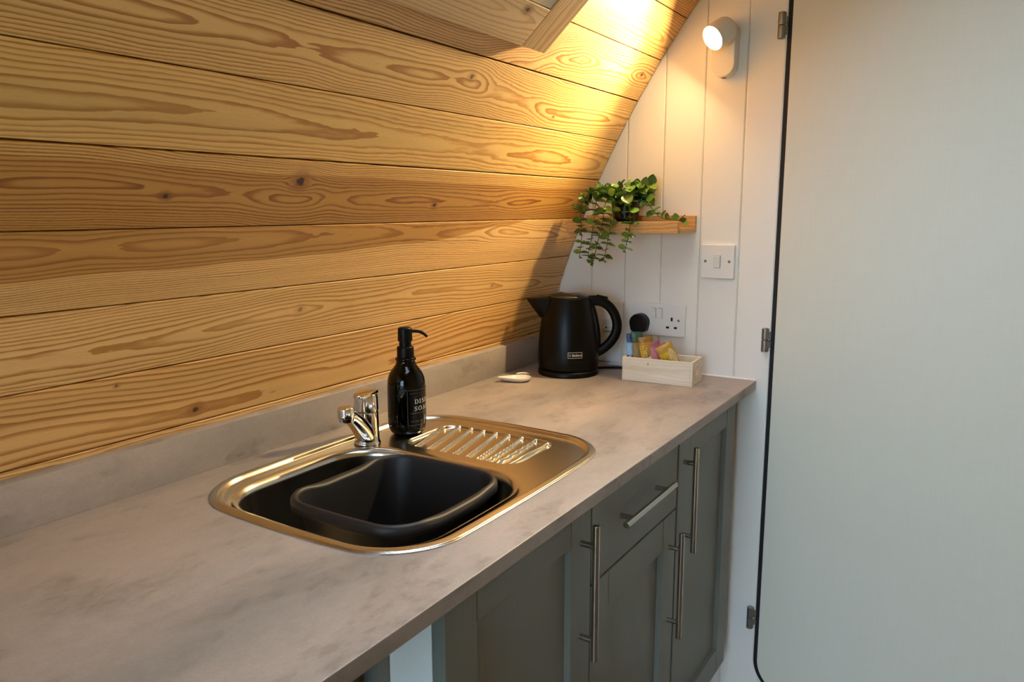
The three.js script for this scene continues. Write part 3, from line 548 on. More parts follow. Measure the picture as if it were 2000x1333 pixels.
// ------------------------------------------------------------------ kettle
{
  const t = thing('kettle', 'matt black electric kettle in the corner of the worktop', 'kettle', [-0.1591, 0, 0.1394]);
  const black = phys(0x020202, 0.34, { specularIntensity: 0.4 }), plastic = phys(0x020202, 0.4, { specularIntensity: 0.4 }), r = V(0.5366, 0, 0.8438), n = V(-r.z, 0, r.x);   // handle along r, n faces the camera
  const at = (d, y, w = 0) => [r.x * d + n.x * w, y, r.z * d + n.z * w];
  part('power_base', lathe([[0, 0], [0.0785, 0], [0.0797, 0.0015], [0.0795, 0.0075], [0.0780, 0.0125], [0.0745, 0.0155], [0, 0.0155]], 72), plastic, t);
  part('kettle_body', smoothLathe([[0, 0.0165], [0.0745, 0.0165], [0.0765, 0.018], [0.0775, 0.024], [0.0786, 0.035], [0.0791, 0.046], [0.0786, 0.070], [0.0766, 0.100], [0.0728, 0.130], [0.0672, 0.158], [0.0608, 0.182], [0.0560, 0.1985], [0.0550, 0.2005], [0.0535, 0.2008], [0.048, 0.2005]], 88, 110), black, t);
  part('body_seam', new THREE.TorusGeometry(0.0789, 0.0004, 8, 88).rotateX(Math.PI / 2).translate(0, 0.0415, 0), plastic, t);
  const lid = part('lid', smoothLathe([[0.0505, 0.199], [0.0510, 0.2025], [0.0485, 0.2055], [0.042, 0.2085], [0.032, 0.2112], [0.0245, 0.2124]], 64, 40), phys(0x0a0908, 0.3, { clearcoat: 0.5, clearcoatRoughness: 0.2 }), t);
  part('lid_disc', lathe([[0.0243, 0.2118], [0.0240, 0.2128], [0.0225, 0.2133], [0, 0.2136]], 48), phys(0x2e2c2b, 0.16, { clearcoat: 1 }), lid, 'shiny grey disc on the lid');
  const sp = [at(-0.109, 0.1965, 0.004), at(-0.109, 0.1965, -0.004), at(-0.108, 0.192, 0), at(-0.050, 0.199, 0.030), at(-0.050, 0.199, -0.030), at(-0.0735, 0.146, 0), at(-0.060, 0.155, 0.024), at(-0.060, 0.155, -0.024), at(-0.09, 0.1975, 0.0145), at(-0.09, 0.1975, -0.0145), at(-0.05, 0.15, 0)];
  part('spout', new ConvexGeometry(sp.map((p) => V(...p))), black, t);
  // handle: a thick D
  const path = new THREE.CatmullRomCurve3([[0.050, 0.190], [0.070, 0.191], [0.090, 0.186], [0.108, 0.172], [0.1205, 0.152], [0.1262, 0.130], [0.1238, 0.107], [0.113, 0.086], [0.097, 0.069], [0.082, 0.058], [0.068, 0.050]].map(([d, y]) => V(...at(d, y))), false, 'centripetal');
  const N = 60, S = 20, P = [], I = [];
  for (let i = 0; i <= N; i++) {
    const u = i / N, c = path.getPointAt(u), tan = path.getTangentAt(u), b = n.clone(), o = new THREE.Vector3().crossVectors(tan, b).normalize();
    const hw = lerp(0.0118, 0.0125, Math.sin(u * Math.PI)) * (1 + 0.15 * (1 - u) * sstep(0.3, 0, u)), bw = 0.0125;
    for (let k = 0; k < S; k++) { const a = k / S * 2 * Math.PI, ca = Math.cos(a), sa = Math.sin(a), q = c.clone().addScaledVector(o, Math.sign(ca) * Math.abs(ca) ** 0.7 * hw).addScaledVector(b, Math.sign(sa) * Math.abs(sa) ** 0.7 * bw); P.push(q.x, q.y, q.z); }
  }
  for (let k = 0; k < N; k++) for (let i = 0; i < S; i++) { const a = k * S + i, b = k * S + (i + 1) % S; I.push(a, b, a + S, b, b + S, a + S); }
  const g = new THREE.BufferGeometry(); g.setAttribute('position', new THREE.Float32BufferAttribute(P, 3)); g.setIndex(I); g.computeVertexNormals();
  part('handle', g, new THREE.MeshPhysicalMaterial({ color: 0x020202, roughness: 0.4, specularIntensity: 0.4, side: THREE.DoubleSide }), t);
  part('handle_mount', tube([at(0.0545, 0.188), at(0.0672, 0.15), at(0.0745, 0.11), at(0.0765, 0.07), at(0.0755, 0.045)], 0.0085, 24, 12), plastic, t);
  part('thumb_switch', bx(0.030, 0.006, 0.012, 0.0022).rotateZ(-0.22).rotateY(-Math.atan2(r.z, r.x)).translate(...at(0.086, 0.2005)), plastic, t);
  // badge
  const cv = document.createElement('canvas'); cv.width = 256; cv.height = 112; const k = cv.getContext('2d');
  k.fillStyle = '#b9b4aa'; k.fillRect(0, 0, 256, 112); k.fillStyle = '#0b0c0c'; k.fillRect(8, 8, 240, 96); k.fillStyle = '#e8e4da'; k.font = 'bold 56px serif'; k.textAlign = 'left'; k.fillText('Belaco', 72, 76);
  k.strokeStyle = '#7f9a86'; k.lineWidth = 7; k.beginPath(); k.arc(42, 56, 20, 0.3, 5.4); k.stroke(); k.beginPath(); k.arc(42, 56, 8, 2.5, 7); k.stroke();
  const tex = new THREE.CanvasTexture(cv); tex.colorSpace = THREE.SRGBColorSpace;
  const bg = new THREE.CylinderGeometry(0.0795, 0.0797, 0.0155, 14, 1, true, -0.235, 0.47);
  part('badge', bg.rotateY(Math.atan2(-0.881, 0.472) + 0.22).translate(0, 0.0605, 0), phys(0xffffff, 0.25, { map: tex, metalness: 0.2 }), t, 'small framed maker badge');
}

// ------------------------------------------------------------------ wall light by the door
{
  const t = thing('wall_light', 'white adjustable wall spotlight, switched on, high on the white boards', 'wall light', [0, 0.80, 0.4775]);
  const shell = mat(0xe4e0d8, 0.4), w = 0.0575, y0 = 0.733 - 0.80, y1 = 0.862 - 0.80;
  part('base_plate', onEnd(rrShape(w, y1 - y0, w / 2 - 0.0002, 0, (y0 + y1) / 2), -0.0002, 0.0355, 0.0022, 3, 24), shell, t);
  part('charging_port', bx(0.008, 0.003, 0.010, 0.001).translate(-0.018, y0 + 0.0005, 0), mat(0x2a2622, 0.6), t, 'small dark slot under the base');
  const face = V(-0.0884, 0.8116 - 0.80, 0.4692 - 0.4775), ax = V(-0.7276, -0.5292, -0.4365).normalize(), q = new THREE.Quaternion().setFromUnitVectors(V(0, 1, 0), ax);
  const head = sub('head', t); head.position.copy(face); head.quaternion.copy(q);
  part('head_shell', smoothLathe([[0, -0.060], [0.014, -0.0595], [0.0235, -0.056], [0.0285, -0.048], [0.0298, -0.038], [0.0300, -0.0015], [0.0297, -0.0003], [0.0290, 0], [0.0284, -0.0006], [0.0283, -0.003]], 56, 60), shell, head);
  const glow = new THREE.MeshStandardMaterial({ color: 0xfff2dc, emissive: new THREE.Color().setRGB(1, 0.80, 0.52), emissiveIntensity: 14, roughness: 0.6 });
  part('lens', lathe([[0.0283, -0.0018], [0.018, -0.0008], [0, -0.0002]], 40), glow, head);
  part('pivot', cyl(0.009, 0.009, 0.03, 24).translate(0, -0.045, 0), shell, head);
  const warm = new THREE.Color().setRGB(1, 0.74, 0.37);
  const L = new THREE.RectAreaLight(warm, LAMP / 0.0014, 0.0374, 0.0374);      // the glowing lens, and the beam its optic throws forward
  L.name = 'lamp_light'; L.position.copy(face).addScaledVector(ax, 0.0012); t.add(L);
  t.updateMatrixWorld(true); L.lookAt(L.getWorldPosition(V(0, 0, 0)).addScaledVector(ax, 1));
  const S = new THREE.SpotLight(warm, BEAM, 0, 0.94, 1, 2); S.name = 'lamp_beam'; S.position.copy(face).addScaledVector(ax, 0.0015); S.target.position.copy(S.position).addScaledVector(ax, 1); S.shadow.radius = 1; S.castShadow = true; t.add(S, S.target); S.target.name = 'lamp_beam_target';
}
{
  const t = thing('ceiling_light', 'small round downlight under the ridge, above and behind the camera', 'ceiling light', [-1.75, 1.585, RIDGE_Z]);
  part('trim_ring', lathe([[0.034, 0.0], [0.042, 0.001], [0.044, 0.006], [0.044, 0.022], [0.034, 0.022], [0.034, 0.0]], 40), mat(0xe4e0d8, 0.4), t);
  part('lens', lathe([[0.034, 0.0035], [0, 0.0030]], 32), new THREE.MeshStandardMaterial({ color: 0xfff2dc, emissive: new THREE.Color().setRGB(1, 0.80, 0.52), emissiveIntensity: 14 }), t);
  const L = new THREE.RectAreaLight(new THREE.Color().setRGB(1, 0.74, 0.36), RIDGE, 0.046, 0.046); L.name = 'ceiling_lamp_light'; L.rotation.x = -Math.PI / 2; L.position.y = 0.002; t.add(L);
}

// ------------------------------------------------------------------ switches and sockets
const pvc = mat(0xe3e3e1, 0.32), screwMat = mat(0x9a9894, 0.3, { metalness: 0.9 }), darkHole = mat(0x0a0a0b, 0.8);
function plate(t, w, h, d = 0.0085) { part('face_plate', onEnd(rrShape(w, h, 0.0045, 0, 0), -0.0003, d, 0.0028, 3, 6), pvc, t); }
function rocker(t, z, y, w, h, d = 0.0085, tilt = 0.09) { const m = part('rocker', bx(0.006, h, w, 0.0012, 3), pvc, t); m.position.set(-d - 0.0018, y, z); m.rotation.z = tilt; part('rocker_gap', bx(0.001, h + 0.0012, w + 0.0012, 0.0004).translate(-d - 0.0002, y, z), mat(0x77746e, 0.8), t); }
function screw(t, z, y, d = 0.0085) {
  const g = cyl(0.0022, 0.0022, 0.0012, 20).rotateZ(Math.PI / 2);
  part('screw_recess', cyl(0.0034, 0.0034, 0.0006, 20).rotateZ(Math.PI / 2).translate(-d - 0.0001, y, z), mat(0x55524e, 0.7), t);
  part('screw', g.translate(-d - 0.0008, y, z), screwMat, t);
}
{
  const a = thing('light_switch', 'white square single light switch on the boards beside the door', 'switch', [0, 0.294, 0.4772]);
  plate(a, 0.086, 0.086); rocker(a, 0, 0, 0.0165, 0.030, 0.0085, 0.13); screw(a, -0.0302, 0.0005); screw(a, 0.0302, 0.0005);
  const b = thing('double_socket', 'white double power socket with two rocker switches behind the wooden box', 'socket', [0, 0.1360, 0.3265]);
  plate(b, 0.146, 0.086); rocker(b, -0.0125, 0.018, 0.0115, 0.0265); rocker(b, 0.0045, 0.018, 0.0115, 0.0265); screw(b, 0.0555, 0.001);
  for (const zc of [0.037, -0.045]) for (const [z, y, w, h] of [[0, 0.0035, 0.0055, 0.0095], [-0.0108, -0.0185, 0.0082, 0.0055], [0.0108, -0.0185, 0.0082, 0.0055]]) part('socket_hole', bx(0.0012, h, w, 0.0003).translate(-0.0087, y, zc + z), darkHole, b);
  const c = thing('heater_control', 'white tall control plate labelled TOWEL behind the kettle', 'control plate', [0, 0.0935, 0.1790]);
  part('face_plate', onEnd(rrShape(0.086, 0.168, 0.006, 0, 0), -0.0003, 0.010, 0.003, 3, 6), pvc, c); rocker(c, 0.0005, 0.047, 0.018, 0.030, 0.010, -0.11);
  const cv = document.createElement('canvas'); cv.width = 256; cv.height = 256; const k = cv.getContext('2d');
  k.fillStyle = '#dededb'; k.fillRect(0, 0, 256, 256); k.strokeStyle = '#b4b2ac'; k.lineWidth = 3; k.strokeRect(2, 2, 252, 252); k.fillStyle = '#1c1b1a'; k.beginPath(); k.arc(104, 118, 19, 0, 7); k.fill(); k.fillRect(140, 116, 60, 3); k.font = 'bold 62px sans-serif'; k.textAlign = 'center'; k.fillText('TOWEL', 128, 222);
  const tex = new THREE.CanvasTexture(cv); tex.colorSpace = THREE.SRGBColorSpace;
  part('printed_label', new THREE.PlaneGeometry(0.034, 0.034).rotateY(-Math.PI / 2).translate(-0.0104, 0.009, 0.0008), mat(0xffffff, 0.4, { map: tex }), c, 'small panel reading TOWEL');
  // round black plug
  const p = thing('power_plug', 'round black plug with its cord in the left half of the double socket', 'plug', [-0.0086, 0.1265, 0.2785]);
  const ps = new THREE.Shape(); ps.absarc(0, 0, 0.0245, -0.28, Math.PI + 0.28, false); ps.lineTo(-0.0205, -0.019); ps.quadraticCurveTo(-0.019, -0.023, -0.013, -0.0235); ps.lineTo(0.013, -0.0235); ps.quadraticCurveTo(0.019, -0.023, 0.0205, -0.019); ps.closePath();
  part('plug_body', onEnd(ps, 0, 0.026, 0.004, 4, 14), phys(0x030304, 0.4, { specularIntensity: 0.5 }), p);
  part('strain_relief', lathe([[0.0042, -0.042], [0.0065, -0.020], [0, -0.019]], 20).translate(-0.012, 0, 0), phys(0x030304, 0.5, { specularIntensity: 0.5 }), p);
  part('power_cord', tube([[-0.0206, 0.084, 0.2785], [-0.024, 0.05, 0.279], [-0.027, 0.014, 0.272], [-0.034, 0.0036, 0.252], [-0.046, 0.0034, 0.226], [-0.064, 0.0034, 0.200], [-0.0845, 0.0040, 0.1805]].map(([x, y, z]) => [x + 0.0086, y - 0.1265, z - 0.2785]), 0.0032, 60, 10), phys(0x030304, 0.45, { specularIntensity: 0.5 }), p);
}

// ------------------------------------------------------------------ picture-ledge shelf with the trailing plant
const shelfTex = boardTexture({ s: 301, yc: [[-1.9, 50], [0, 60]], h: [[-1.9, 30], [-0.3, 26], [0, 34]], pitch: 7, fine: 5, light: [206, 164, 104], dark: [182, 134, 74], contrast: 0.8 }, 512, 128);
{
  const t = thing('shelf', 'narrow pine picture-ledge shelf on the white boards', 'shelf', [0, 0.366, 0.263]);
  const m = phys(0xffffff, 0.5, { map: shelfTex }), f = (g) => { const p = g.attributes.position, n = g.attributes.normal, u = g.attributes.uv; for (let i = 0; i < p.count; i++) u.setXY(i, p.getZ(i) * 1.2, (Math.abs(n.getY(i)) > 0.7 ? p.getX(i) : p.getY(i)) * 6); return g; };
  part('back_board', f(bxAt(-0.012, 0, 0.0, 0.0415, -0.152, 0.155, 0.001)), m, t);
  part('base_board', f(bxAt(-0.1085, -0.0122, 0, 0.012, -0.152, 0.1535, 0.001)), m, t);
  part('front_lip', f(bxAt(-0.120, -0.1087, -0.001, 0.0275, -0.154, 0.1495, 0.001)), m, t);
}
{
  const t = thing('potted_plant', 'trailing green plant in a small black pot on the pine shelf', 'potted plant', [-0.064, 0.3785, 0.252]);
  part('pot', lathe([[0, 0], [0.028, 0], [0.030, 0.002], [0.0385, 0.066], [0.0395, 0.067], [0.0395, 0.074], [0.0385, 0.075], [0.0365, 0.074], [0.0355, 0.062], [0, 0.062]], 48), phys(0x060606, 0.16), t);
  part('soil', lathe([[0.0352, 0.0625], [0.02, 0.066], [0, 0.0665]], 24), mat(0x1d140d, 0.95), t);
  // spoon-shaped leaf: a cupped oval with a little thickness
  function leafGeo(len, wid, cup) {
    const P = [], I = [], rows = 6, cols = 4;
    for (const side of [0, 1]) for (let i = 0; i <= rows; i++) { const u = i / rows, w = wid * Math.pow(Math.sin(Math.PI * Math.pow(u, 0.72)), 0.7) * (u < 0.12 ? 0.35 + u * 5 : 1) * (i === 0 || i === rows ? 0 : 1); for (let j = 0; j <= cols; j++) { const v = j / cols * 2 - 1; P.push(u * len, cup * (v * v) * wid * 0.9 + Math.sin(u * 1.9) * len * 0.14 - side * 0.0005, v * w); } }
    const n = (rows + 1) * (cols + 1);
    for (const side of [0, 1]) for (let i = 0; i < rows; i++) for (let j = 0; j < cols; j++) { const a = side * n + i * (cols + 1) + j, b = a + 1, c = a + cols + 1, d = c + 1; side ? I.push(a, c, b, b, c, d) : I.push(a, b, c, b, d, c); }
    const g = new THREE.BufferGeometry(); g.setAttribute('position', new THREE.Float32BufferAttribute(P, 3)); g.setIndex(I); g.computeVertexNormals(); return g;
  }
  const geos = [leafGeo(0.0190, 0.0084, 0.28), leafGeo(0.0215, 0.0104, 0.22), leafGeo(0.0170, 0.0066, 0.4)];
  const leafMats = [[0.08, 0.17, 0.022], [0.115, 0.235, 0.028], [0.055, 0.12, 0.02], [0.17, 0.30, 0.04]].map((c) => new THREE.MeshPhysicalMaterial({ color: new THREE.Color().setRGB(...c), roughness: 0.42, side: THREE.DoubleSide }));
  const stemMat = mat(0x3b4a1e, 0.6);
  const addLeaf = (p, dir, up, scale, k) => {
    const x = dir.clone().normalize(), z = new THREE.Vector3().crossVectors(x, up).normalize(), y = new THREE.Vector3().crossVectors(z, x);
    const m = part('leaf', geos[k % 3], leafMats[Math.floor(rnd() * 3.4)], t); m.matrixAutoUpdate = true; m.quaternion.setFromRotationMatrix(new THREE.Matrix4().makeBasis(x, y, z)); m.position.copy(p); m.scale.setScalar(scale);
  };
  // stems as points in the scene, relative to the worktop; the first ones trail over the front lip
  const o = V(-0.064, 0.3785, 0.252);
  const trails = [
    [[-0.070, 0.452, 0.230], [-0.10, 0.474, 0.204], [-0.128, 0.462, 0.178], [-0.136, 0.430, 0.160], [-0.137, 0.392, 0.161], [-0.138, 0.345, 0.163], [-0.138, 0.300, 0.158]],
    [[-0.072, 0.452, 0.236], [-0.105, 0.468, 0.216], [-0.132, 0.446, 0.202], [-0.138, 0.405, 0.198], [-0.138, 0.355, 0.192], [-0.138, 0.315, 0.184], [-0.137, 0.292, 0.182]],
    [[-0.075, 0.450, 0.245], [-0.108, 0.462, 0.232], [-0.134, 0.436, 0.226], [-0.139, 0.39, 0.222], [-0.138, 0.345, 0.210], [-0.138, 0.305, 0.200], [-0.137, 0.286, 0.193]],
    [[-0.08, 0.450, 0.252], [-0.114, 0.452, 0.248], [-0.138, 0.420, 0.248], [-0.140, 0.375, 0.243], [-0.139, 0.335, 0.236], [-0.139, 0.294, 0.226]],
    [[-0.078, 0.450, 0.262], [-0.112, 0.458, 0.276], [-0.137, 0.436, 0.292], [-0.140, 0.400, 0.298], [-0.139, 0.362, 0.294], [-0.138, 0.318, 0.283]],
    [[-0.066, 0.450, 0.276], [-0.078, 0.452, 0.305], [-0.082, 0.428, 0.328], [-0.084, 0.405, 0.352], [-0.090, 0.398, 0.382], [-0.104, 0.397, 0.408], [-0.112, 0.392, 0.424]],
    [[-0.070, 0.450, 0.226], [-0.094, 0.470, 0.200], [-0.112, 0.462, 0.178], [-0.122, 0.448, 0.162], [-0.130, 0.420, 0.150]],
  ];
  const crown = [];
  for (let i = 0; i < 34; i++) { const a = i / 34 * 6.283 + rr(-0.15, 0.15), rad = 0.012 + 0.026 * Math.sqrt(rnd()), out = rr(0.018, 0.052), rise = rr(0.012, 0.042); crown.push([[-0.064 + Math.cos(a) * rad * 0.6, 0.443, 0.252 + Math.sin(a) * rad * 0.6], [-0.064 + Math.cos(a) * (rad + out * 0.45), 0.446 + rise * 0.75, 0.252 + Math.sin(a) * (rad + out * 0.45)], [-0.064 + Math.cos(a) * (rad + out), 0.443 + rise, 0.252 + Math.sin(a) * (rad + out)]]); }
  let count = 0;
  for (const [list, trail] of [[trails, true], [crown, false]]) for (const st of list) {
    const curve = new THREE.CatmullRomCurve3(st.map((p) => V(...p).sub(o)), false, 'centripetal'), len = curve.getLength();
    part('stem', new THREE.TubeGeometry(curve, trail ? 26 : 8, trail ? 0.0009 : 0.0008, 5, false), stemMat, t);
    const stepLen = trail ? 0.0140 : 0.0150, n = Math.floor(len / stepLen);
    for (let i = 1; i <= n; i++) {
      const u = Math.min(0.995, (i + rr(-0.2, 0.2)) / n), p = curve.getPointAt(clamp(u, 0, 1)), tan = curve.getTangentAt(clamp(u, 0, 1)), a0 = (i % 2) * Math.PI / 2 + rr(-0.5, 0.5);
      const e1 = new THREE.Vector3().crossVectors(tan, V(0.3, 0.2, 0.93)).normalize(), e2 = new THREE.Vector3().crossVectors(tan, e1);
      for (const s of [0, Math.PI]) {
        if (count >= 296) break;
        const d = e1.clone().multiplyScalar(Math.cos(a0 + s)).addScaledVector(e2, Math.sin(a0 + s)).addScaledVector(tan, rr(0.15, 0.5)); d.y += trail ? 0.15 : 0.25;
        const w = p.clone().add(o).addScaledVector(d.clone().normalize(), 0.018);
        if (w.x > -0.012) continue;
        if (trail && w.x > -0.124 && w.y < 0.398 && w.z < 0.416) continue;
        addLeaf(p, d, V(rr(-1.0, 0.2), rr(0.25, 1), rr(-0.3, 0.8)).addScaledVector(tan, -0.3), trail ? lerp(rr(1.1, 1.55), rr(0.75, 1.0), u) : rr(1.0, 1.45), Math.floor(rnd() * 3)); count++;
      }
    }
  }
}

// ------------------------------------------------------------------ wooden box with sachets
{
  const t = thing('wooden_box', 'small pale wooden box with a heart cut in its end, holding sachets', 'box', [-0.166, 0.0002, 0.2965], 0.075);
  // local z runs along the box (0.178), x across it (0.09)
  const bt = boardTexture({ s: 333, yc: [[-1.9, 60], [0, 50]], h: [[-1.9, 40], [-0.3, 30], [0, 44]], pitch: 11, fine: 9, light: [228, 219, 198], dark: [212, 199, 172], contrast: 0.45, knots: [[-1.6, 86, 3.2, 0.5, 0.6]] }, 512, 128);
  const m = mat(0xffffff, 0.55, { map: bt }), f = (g) => { const p = g.attributes.position, n = g.attributes.normal, u = g.attributes.uv; for (let i = 0; i < p.count; i++) u.setXY(i, (Math.abs(n.getZ(i)) > 0.7 ? p.getX(i) : p.getZ(i)) / 0.42, Math.abs(n.getY(i)) > 0.7 ? p.getX(i) / 0.06 : p.getY(i) / 0.06); return g; };
  const L = 0.178, W = 0.0905, H = 0.0595, T = 0.006;
  part('front_board', f(bxAt(0, T, 0, H, 0, L - T, 0.0008)), m, t); part('back_board', f(bxAt(W - T, W, 0, H, T, L - T, 0.0008)), m, t);
  part('bottom_board', f(bxAt(T, W - T, 0.002, 0.006, T, L - T, 0.0006)), m, t);
  const end = (name, z) => {
    const s = new THREE.Shape(); s.moveTo(0, 0); s.lineTo(W, 0); s.lineTo(W, H); s.lineTo(0, H); s.closePath();
    const h = new THREE.Path(), cx = W * 0.5, cy = 0.0305, k = 0.0125, q = 0.0165, B = (a, b, c, d, e, f) => h.bezierCurveTo(cx + a * q, cy + b * k, cx + c * q, cy + d * k, cx + e * q, cy + f * k);
    h.moveTo(cx, cy - k * 1.25); B(-0.5, -0.55, -1.25, -0.1, -1.1, 0.55); B(-0.95, 1.15, -0.2, 1.15, 0, 0.5); B(0.2, 1.15, 0.95, 1.15, 1.1, 0.55); B(1.25, -0.1, 0.5, -0.55, 0, -1.25); s.holes.push(h);
    const g = new THREE.ExtrudeGeometry(s, { depth: T - 0.001, bevelEnabled: true, bevelThickness: 0.0005, bevelSize: 0.0005, bevelOffset: -0.0005, bevelSegments: 1, curveSegments: 10 }).translate(0, 0, z + 0.0005);
    part(name, f(metreUV(g)), m, t);
  };
  end('end_board', L - T + 0.0002); part('end_board', f(bxAt(T, W, 0, H, 0, T - 0.0002, 0.0008)), m, t);
  // sachets: pillow packets with crimped ends
  function pillow(w, h, th) {
    const nx = 14, ny = 18, P = [], U = [], I = [];
    for (const s of [1, -1]) for (let j = 0; j <= ny; j++) for (let i = 0; i <= nx; i++) {
      const u = i / nx * 2 - 1, v = j / ny * 2 - 1, crimp = sstep(1, 0.84, Math.abs(v)), b = Math.pow(Math.max(0, 1 - u * u), 0.55) * Math.pow(crimp, 0.7);
      P.push(u * w / 2 * (1 - 0.06 * (1 - v * v)), v * h / 2, s * (0.0003 + th / 2 * b) + 0.0009 * vn(u * 3 + 7, v * 4, 77) * crimp + (crimp < 0.2 ? 0.0006 * Math.sin(u * 26) : 0)); U.push((u + 1) / 2, (v + 1) / 2);
    }
    const n = (nx + 1) * (ny + 1);
    for (const s of [0, 1]) for (let j = 0; j < ny; j++) for (let i = 0; i < nx; i++) { const a = s * n + j * (nx + 1) + i, b = a + 1, c = a + nx + 1, d = c + 1; s ? I.push(a, c, b, b, c, d) : I.push(a, b, c, b, d, c); }
    const g = new THREE.BufferGeometry(); g.setAttribute('position', new THREE.Float32BufferAttribute(P, 3)); g.setAttribute('uv', new THREE.Float32BufferAttribute(U, 2)); g.setIndex(I); g.computeVertexNormals(); return g;
  }
  const print = (draw) => { const cv = document.createElement('canvas'); cv.width = 128; cv.height = 192; const k = cv.getContext('2d'); draw(k); const x = new THREE.CanvasTexture(cv); x.colorSpace = THREE.SRGBColorSpace; return phys(0xffffff, 0.38, { map: x }); };
  const fill = (k, c, x = 0, y = 0, w = 128, h = 192) => { k.fillStyle = c; k.fillRect(x, y, w, h); };
  const marks = (k, c, x, y, s = 1) => { k.fillStyle = c; k.save(); k.translate(x, y); k.rotate(-0.12); for (let j = 0; j < 5; j++) for (let i = 0; i < 5; i++) if (hash(i, j, 5) > 0.3) { k.fillRect(i * 8 * s + 3 * hash(i, j, 2), j * 10 * s + 3 * hash(i, j, 3), (2 + 5 * hash(i, j, 8)) * s, (2 + 5 * hash(i, j, 9)) * s); } k.restore(); };
  const blue = print((k) => { fill(k, '#1d4a86'); fill(k, '#142f5c', 0, 0, 128, 26); fill(k, '#7fb0d8', 0, 40, 128, 56); fill(k, '#e8e8e6', 0, 120, 128, 72); marks(k, '#dfe8f0', 20, 52, 1.2); });
  const green = print((k) => { fill(k, '#2c3322'); fill(k, '#33543f', 0, 0, 128, 40); fill(k, '#8a7440', 0, 44, 128, 66); fill(k, '#e4e2da', 0, 128, 62, 64); });
  const yellow = print((k) => { fill(k, '#b98a28'); fill(k, '#8f6a20', 0, 0, 128, 26); fill(k, '#d2a834', 0, 40, 66, 80); fill(k, '#ebe4d2', 0, 96, 128, 20); marks(k, '#3a2608', 16, 46, 1.2); });
  const pink = print((k) => { fill(k, '#b0687a'); fill(k, '#c27f8e', 10, 30, 60, 130); fill(k, '#9a5266', 0, 0, 128, 20); });
  const amber = print((k) => { fill(k, '#b97a2a'); fill(k, '#d0983c', 20, 30, 80, 80); marks(k, '#4a2a0a', 40, 130, 1); });
  const gold = print((k) => { fill(k, '#bd9136'); fill(k, '#d4b02e', 0, 44, 74, 100); k.fillStyle = '#dcc08c'; k.beginPath(); k.ellipse(96, 84, 26, 52, 0, 0, 7); k.fill(); k.fillStyle = '#8a5a20'; for (let i = 0; i < 14; i++) k.fillRect(78 + 36 * hash(i, 1, 3), 44 + 80 * hash(i, 2, 3), 4, 4); marks(k, '#2c1c06', 16, 72, 1.2); });
  const mats = { blue, green, yellow, pink, amber, gold };
  // [kind, label, width, height, thickness, top centre (x, y, z), roll, lean back]
  const items = [
    ['blue', 'slim blue and white sachet, furthest left in the box', 0.022, 0.108, 0.005, -0.142, 0.1160, 0.3075, 0.02, 0.02],
    ['blue', 'slim blue sachet standing just behind the leftmost one', 0.024, 0.110, 0.005, -0.118, 0.1185, 0.3095, 0.02, 0.0],
    ['green', 'slim dark green sachet with a white foot, right of the blue ones', 0.027, 0.112, 0.006, -0.139, 0.1200, 0.3215, 0.08, 0.03],
    ['yellow', 'yellow biscuit packet standing upright beside the green sachet', 0.036, 0.102, 0.010, -0.133, 0.1095, 0.3415, 0.17, 0.05],
    ['pink', 'pink sachet leaning in the middle of the box', 0.037, 0.089, 0.008, -0.126, 0.0965, 0.3575, 0.34, 0.07],
    ['amber', 'orange-brown packet behind the front yellow packet', 0.037, 0.079, 0.007, -0.107, 0.0865, 0.3680, 0.42, 0.08],
    ['gold', 'large yellow biscuit packet with a printed picture, nearest the empty end', 0.042, 0.087, 0.011, -0.132, 0.0935, 0.3885, 0.48, 0.04],
  ];
  for (const [kind, label, w, h, th, x, y, z, roll, lean] of items) {
    const g = thing('sachet', label, 'sachet', [x, y, z], 0, 'sachets in the wooden box'), turn = -1.05;
    g.rotation.order = 'YXZ'; g.rotation.set(-lean, turn, roll);
    const dn = V(0, -h, 0).applyEuler(g.rotation); g.position.add(dn);
    part('packet', pillow(w, h, th).translate(0, h / 2, 0), mats[kind], g);
  }
}

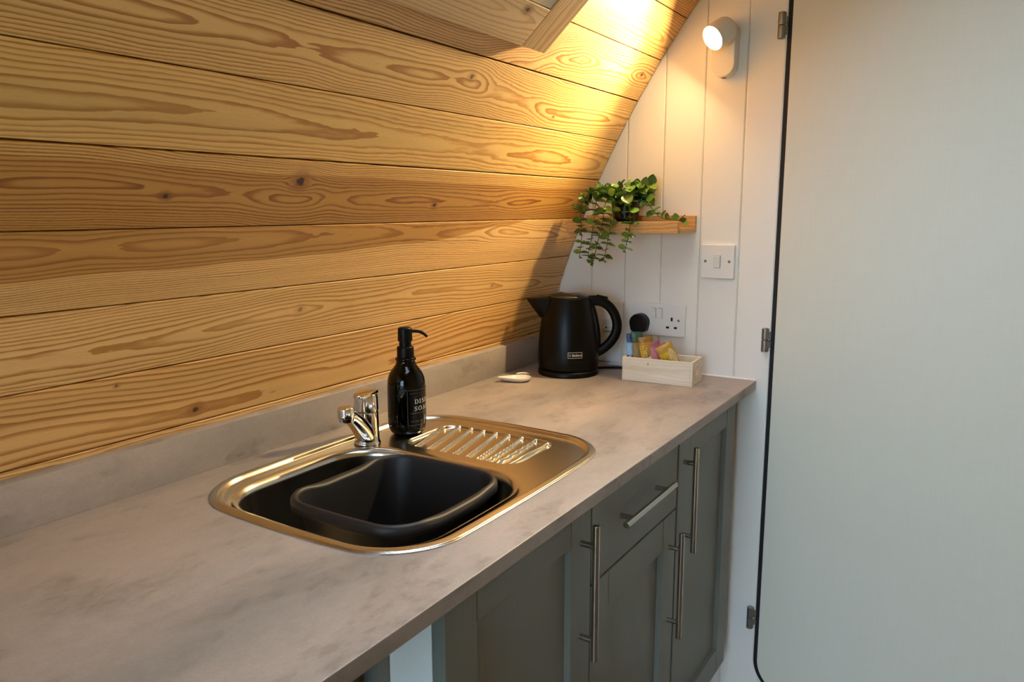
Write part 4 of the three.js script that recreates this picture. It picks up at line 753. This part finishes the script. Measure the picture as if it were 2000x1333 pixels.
// ------------------------------------------------------------------ white spoon rest
{
  const t = thing('spoon_rest', 'small white ceramic drop-shaped dish with a loop, lying left of the kettle', 'dish', [-0.316, 0.0003, 0.074]);
  const cer = phys(0xe9e4da, 0.22, { clearcoat: 0.6, clearcoatRoughness: 0.08 });
  const A = V(-0.349 + 0.316, 0, 0.041 - 0.074), Bq = V(-0.292 + 0.316, 0, 0.106 - 0.074), ax = Bq.clone().sub(A), len = ax.length(); ax.normalize(); const sd = V(-ax.z, 0, ax.x);   // sd points to the camera side
  const P = [], I = [], n = 60, prof = [[0.55, 0.0], [0.72, 0.0012], [0.86, 0.0045], [0.97, 0.0098], [1.0, 0.0118], [0.985, 0.0124], [0.93, 0.0112], [0.84, 0.0066], [0.70, 0.0034], [0.45, 0.0024], [0.02, 0.0022]];
  const out = (i) => { const a = i / n * 2 * Math.PI, c = Math.cos(a), q = Math.sin(a), u = (1 - c) / 2; return [0.5 * len * (1 - c) , 0.033 * Math.sign(q) * Math.pow(Math.abs(q), 1.0) * (0.30 + 0.85 * u)]; };
  for (const [k, y] of prof) for (let i = 0; i < n; i++) { const [a, b] = out(i), q = A.clone().addScaledVector(ax, len * 0.56 + (a - len * 0.56) * k).addScaledVector(sd, b * k); P.push(q.x, y * 0.82 + 0.002 * sstep(0.6, 0, a / len) * k, q.z); }
  for (let k = 0; k + 1 < prof.length; k++) for (let i = 0; i < n; i++) { const a = k * n + i, b = k * n + (i + 1) % n; I.push(a, b, a + n, b, b + n, a + n); }
  const base = P.length / 3; for (let i = 0; i < n; i++) { const q = prof.length; }
  const g = new THREE.BufferGeometry(); g.setAttribute('position', new THREE.Float32BufferAttribute(P, 3)); g.setIndex(I); g.computeVertexNormals();
  part('dish', g, new THREE.MeshPhysicalMaterial({ color: 0xe9e4da, roughness: 0.22, clearcoat: 0.6, clearcoatRoughness: 0.08, side: THREE.DoubleSide }), t);
  const c0 = A.clone().addScaledVector(ax, len * 0.80).addScaledVector(sd, -0.031), lp = [];
  for (let i = 0; i <= 16; i++) { const a = i / 16 * Math.PI * 1.25 - 0.4; lp.push(c0.clone().addScaledVector(ax, 0.015 * Math.cos(a)).addScaledVector(sd, -0.013 * Math.sin(a)).setY(0.0098).toArray()); }
  part('loop_handle', tube(lp, 0.0026, 30, 10), cer, t);
}
shade(scene);
renderer.render(scene, camera);
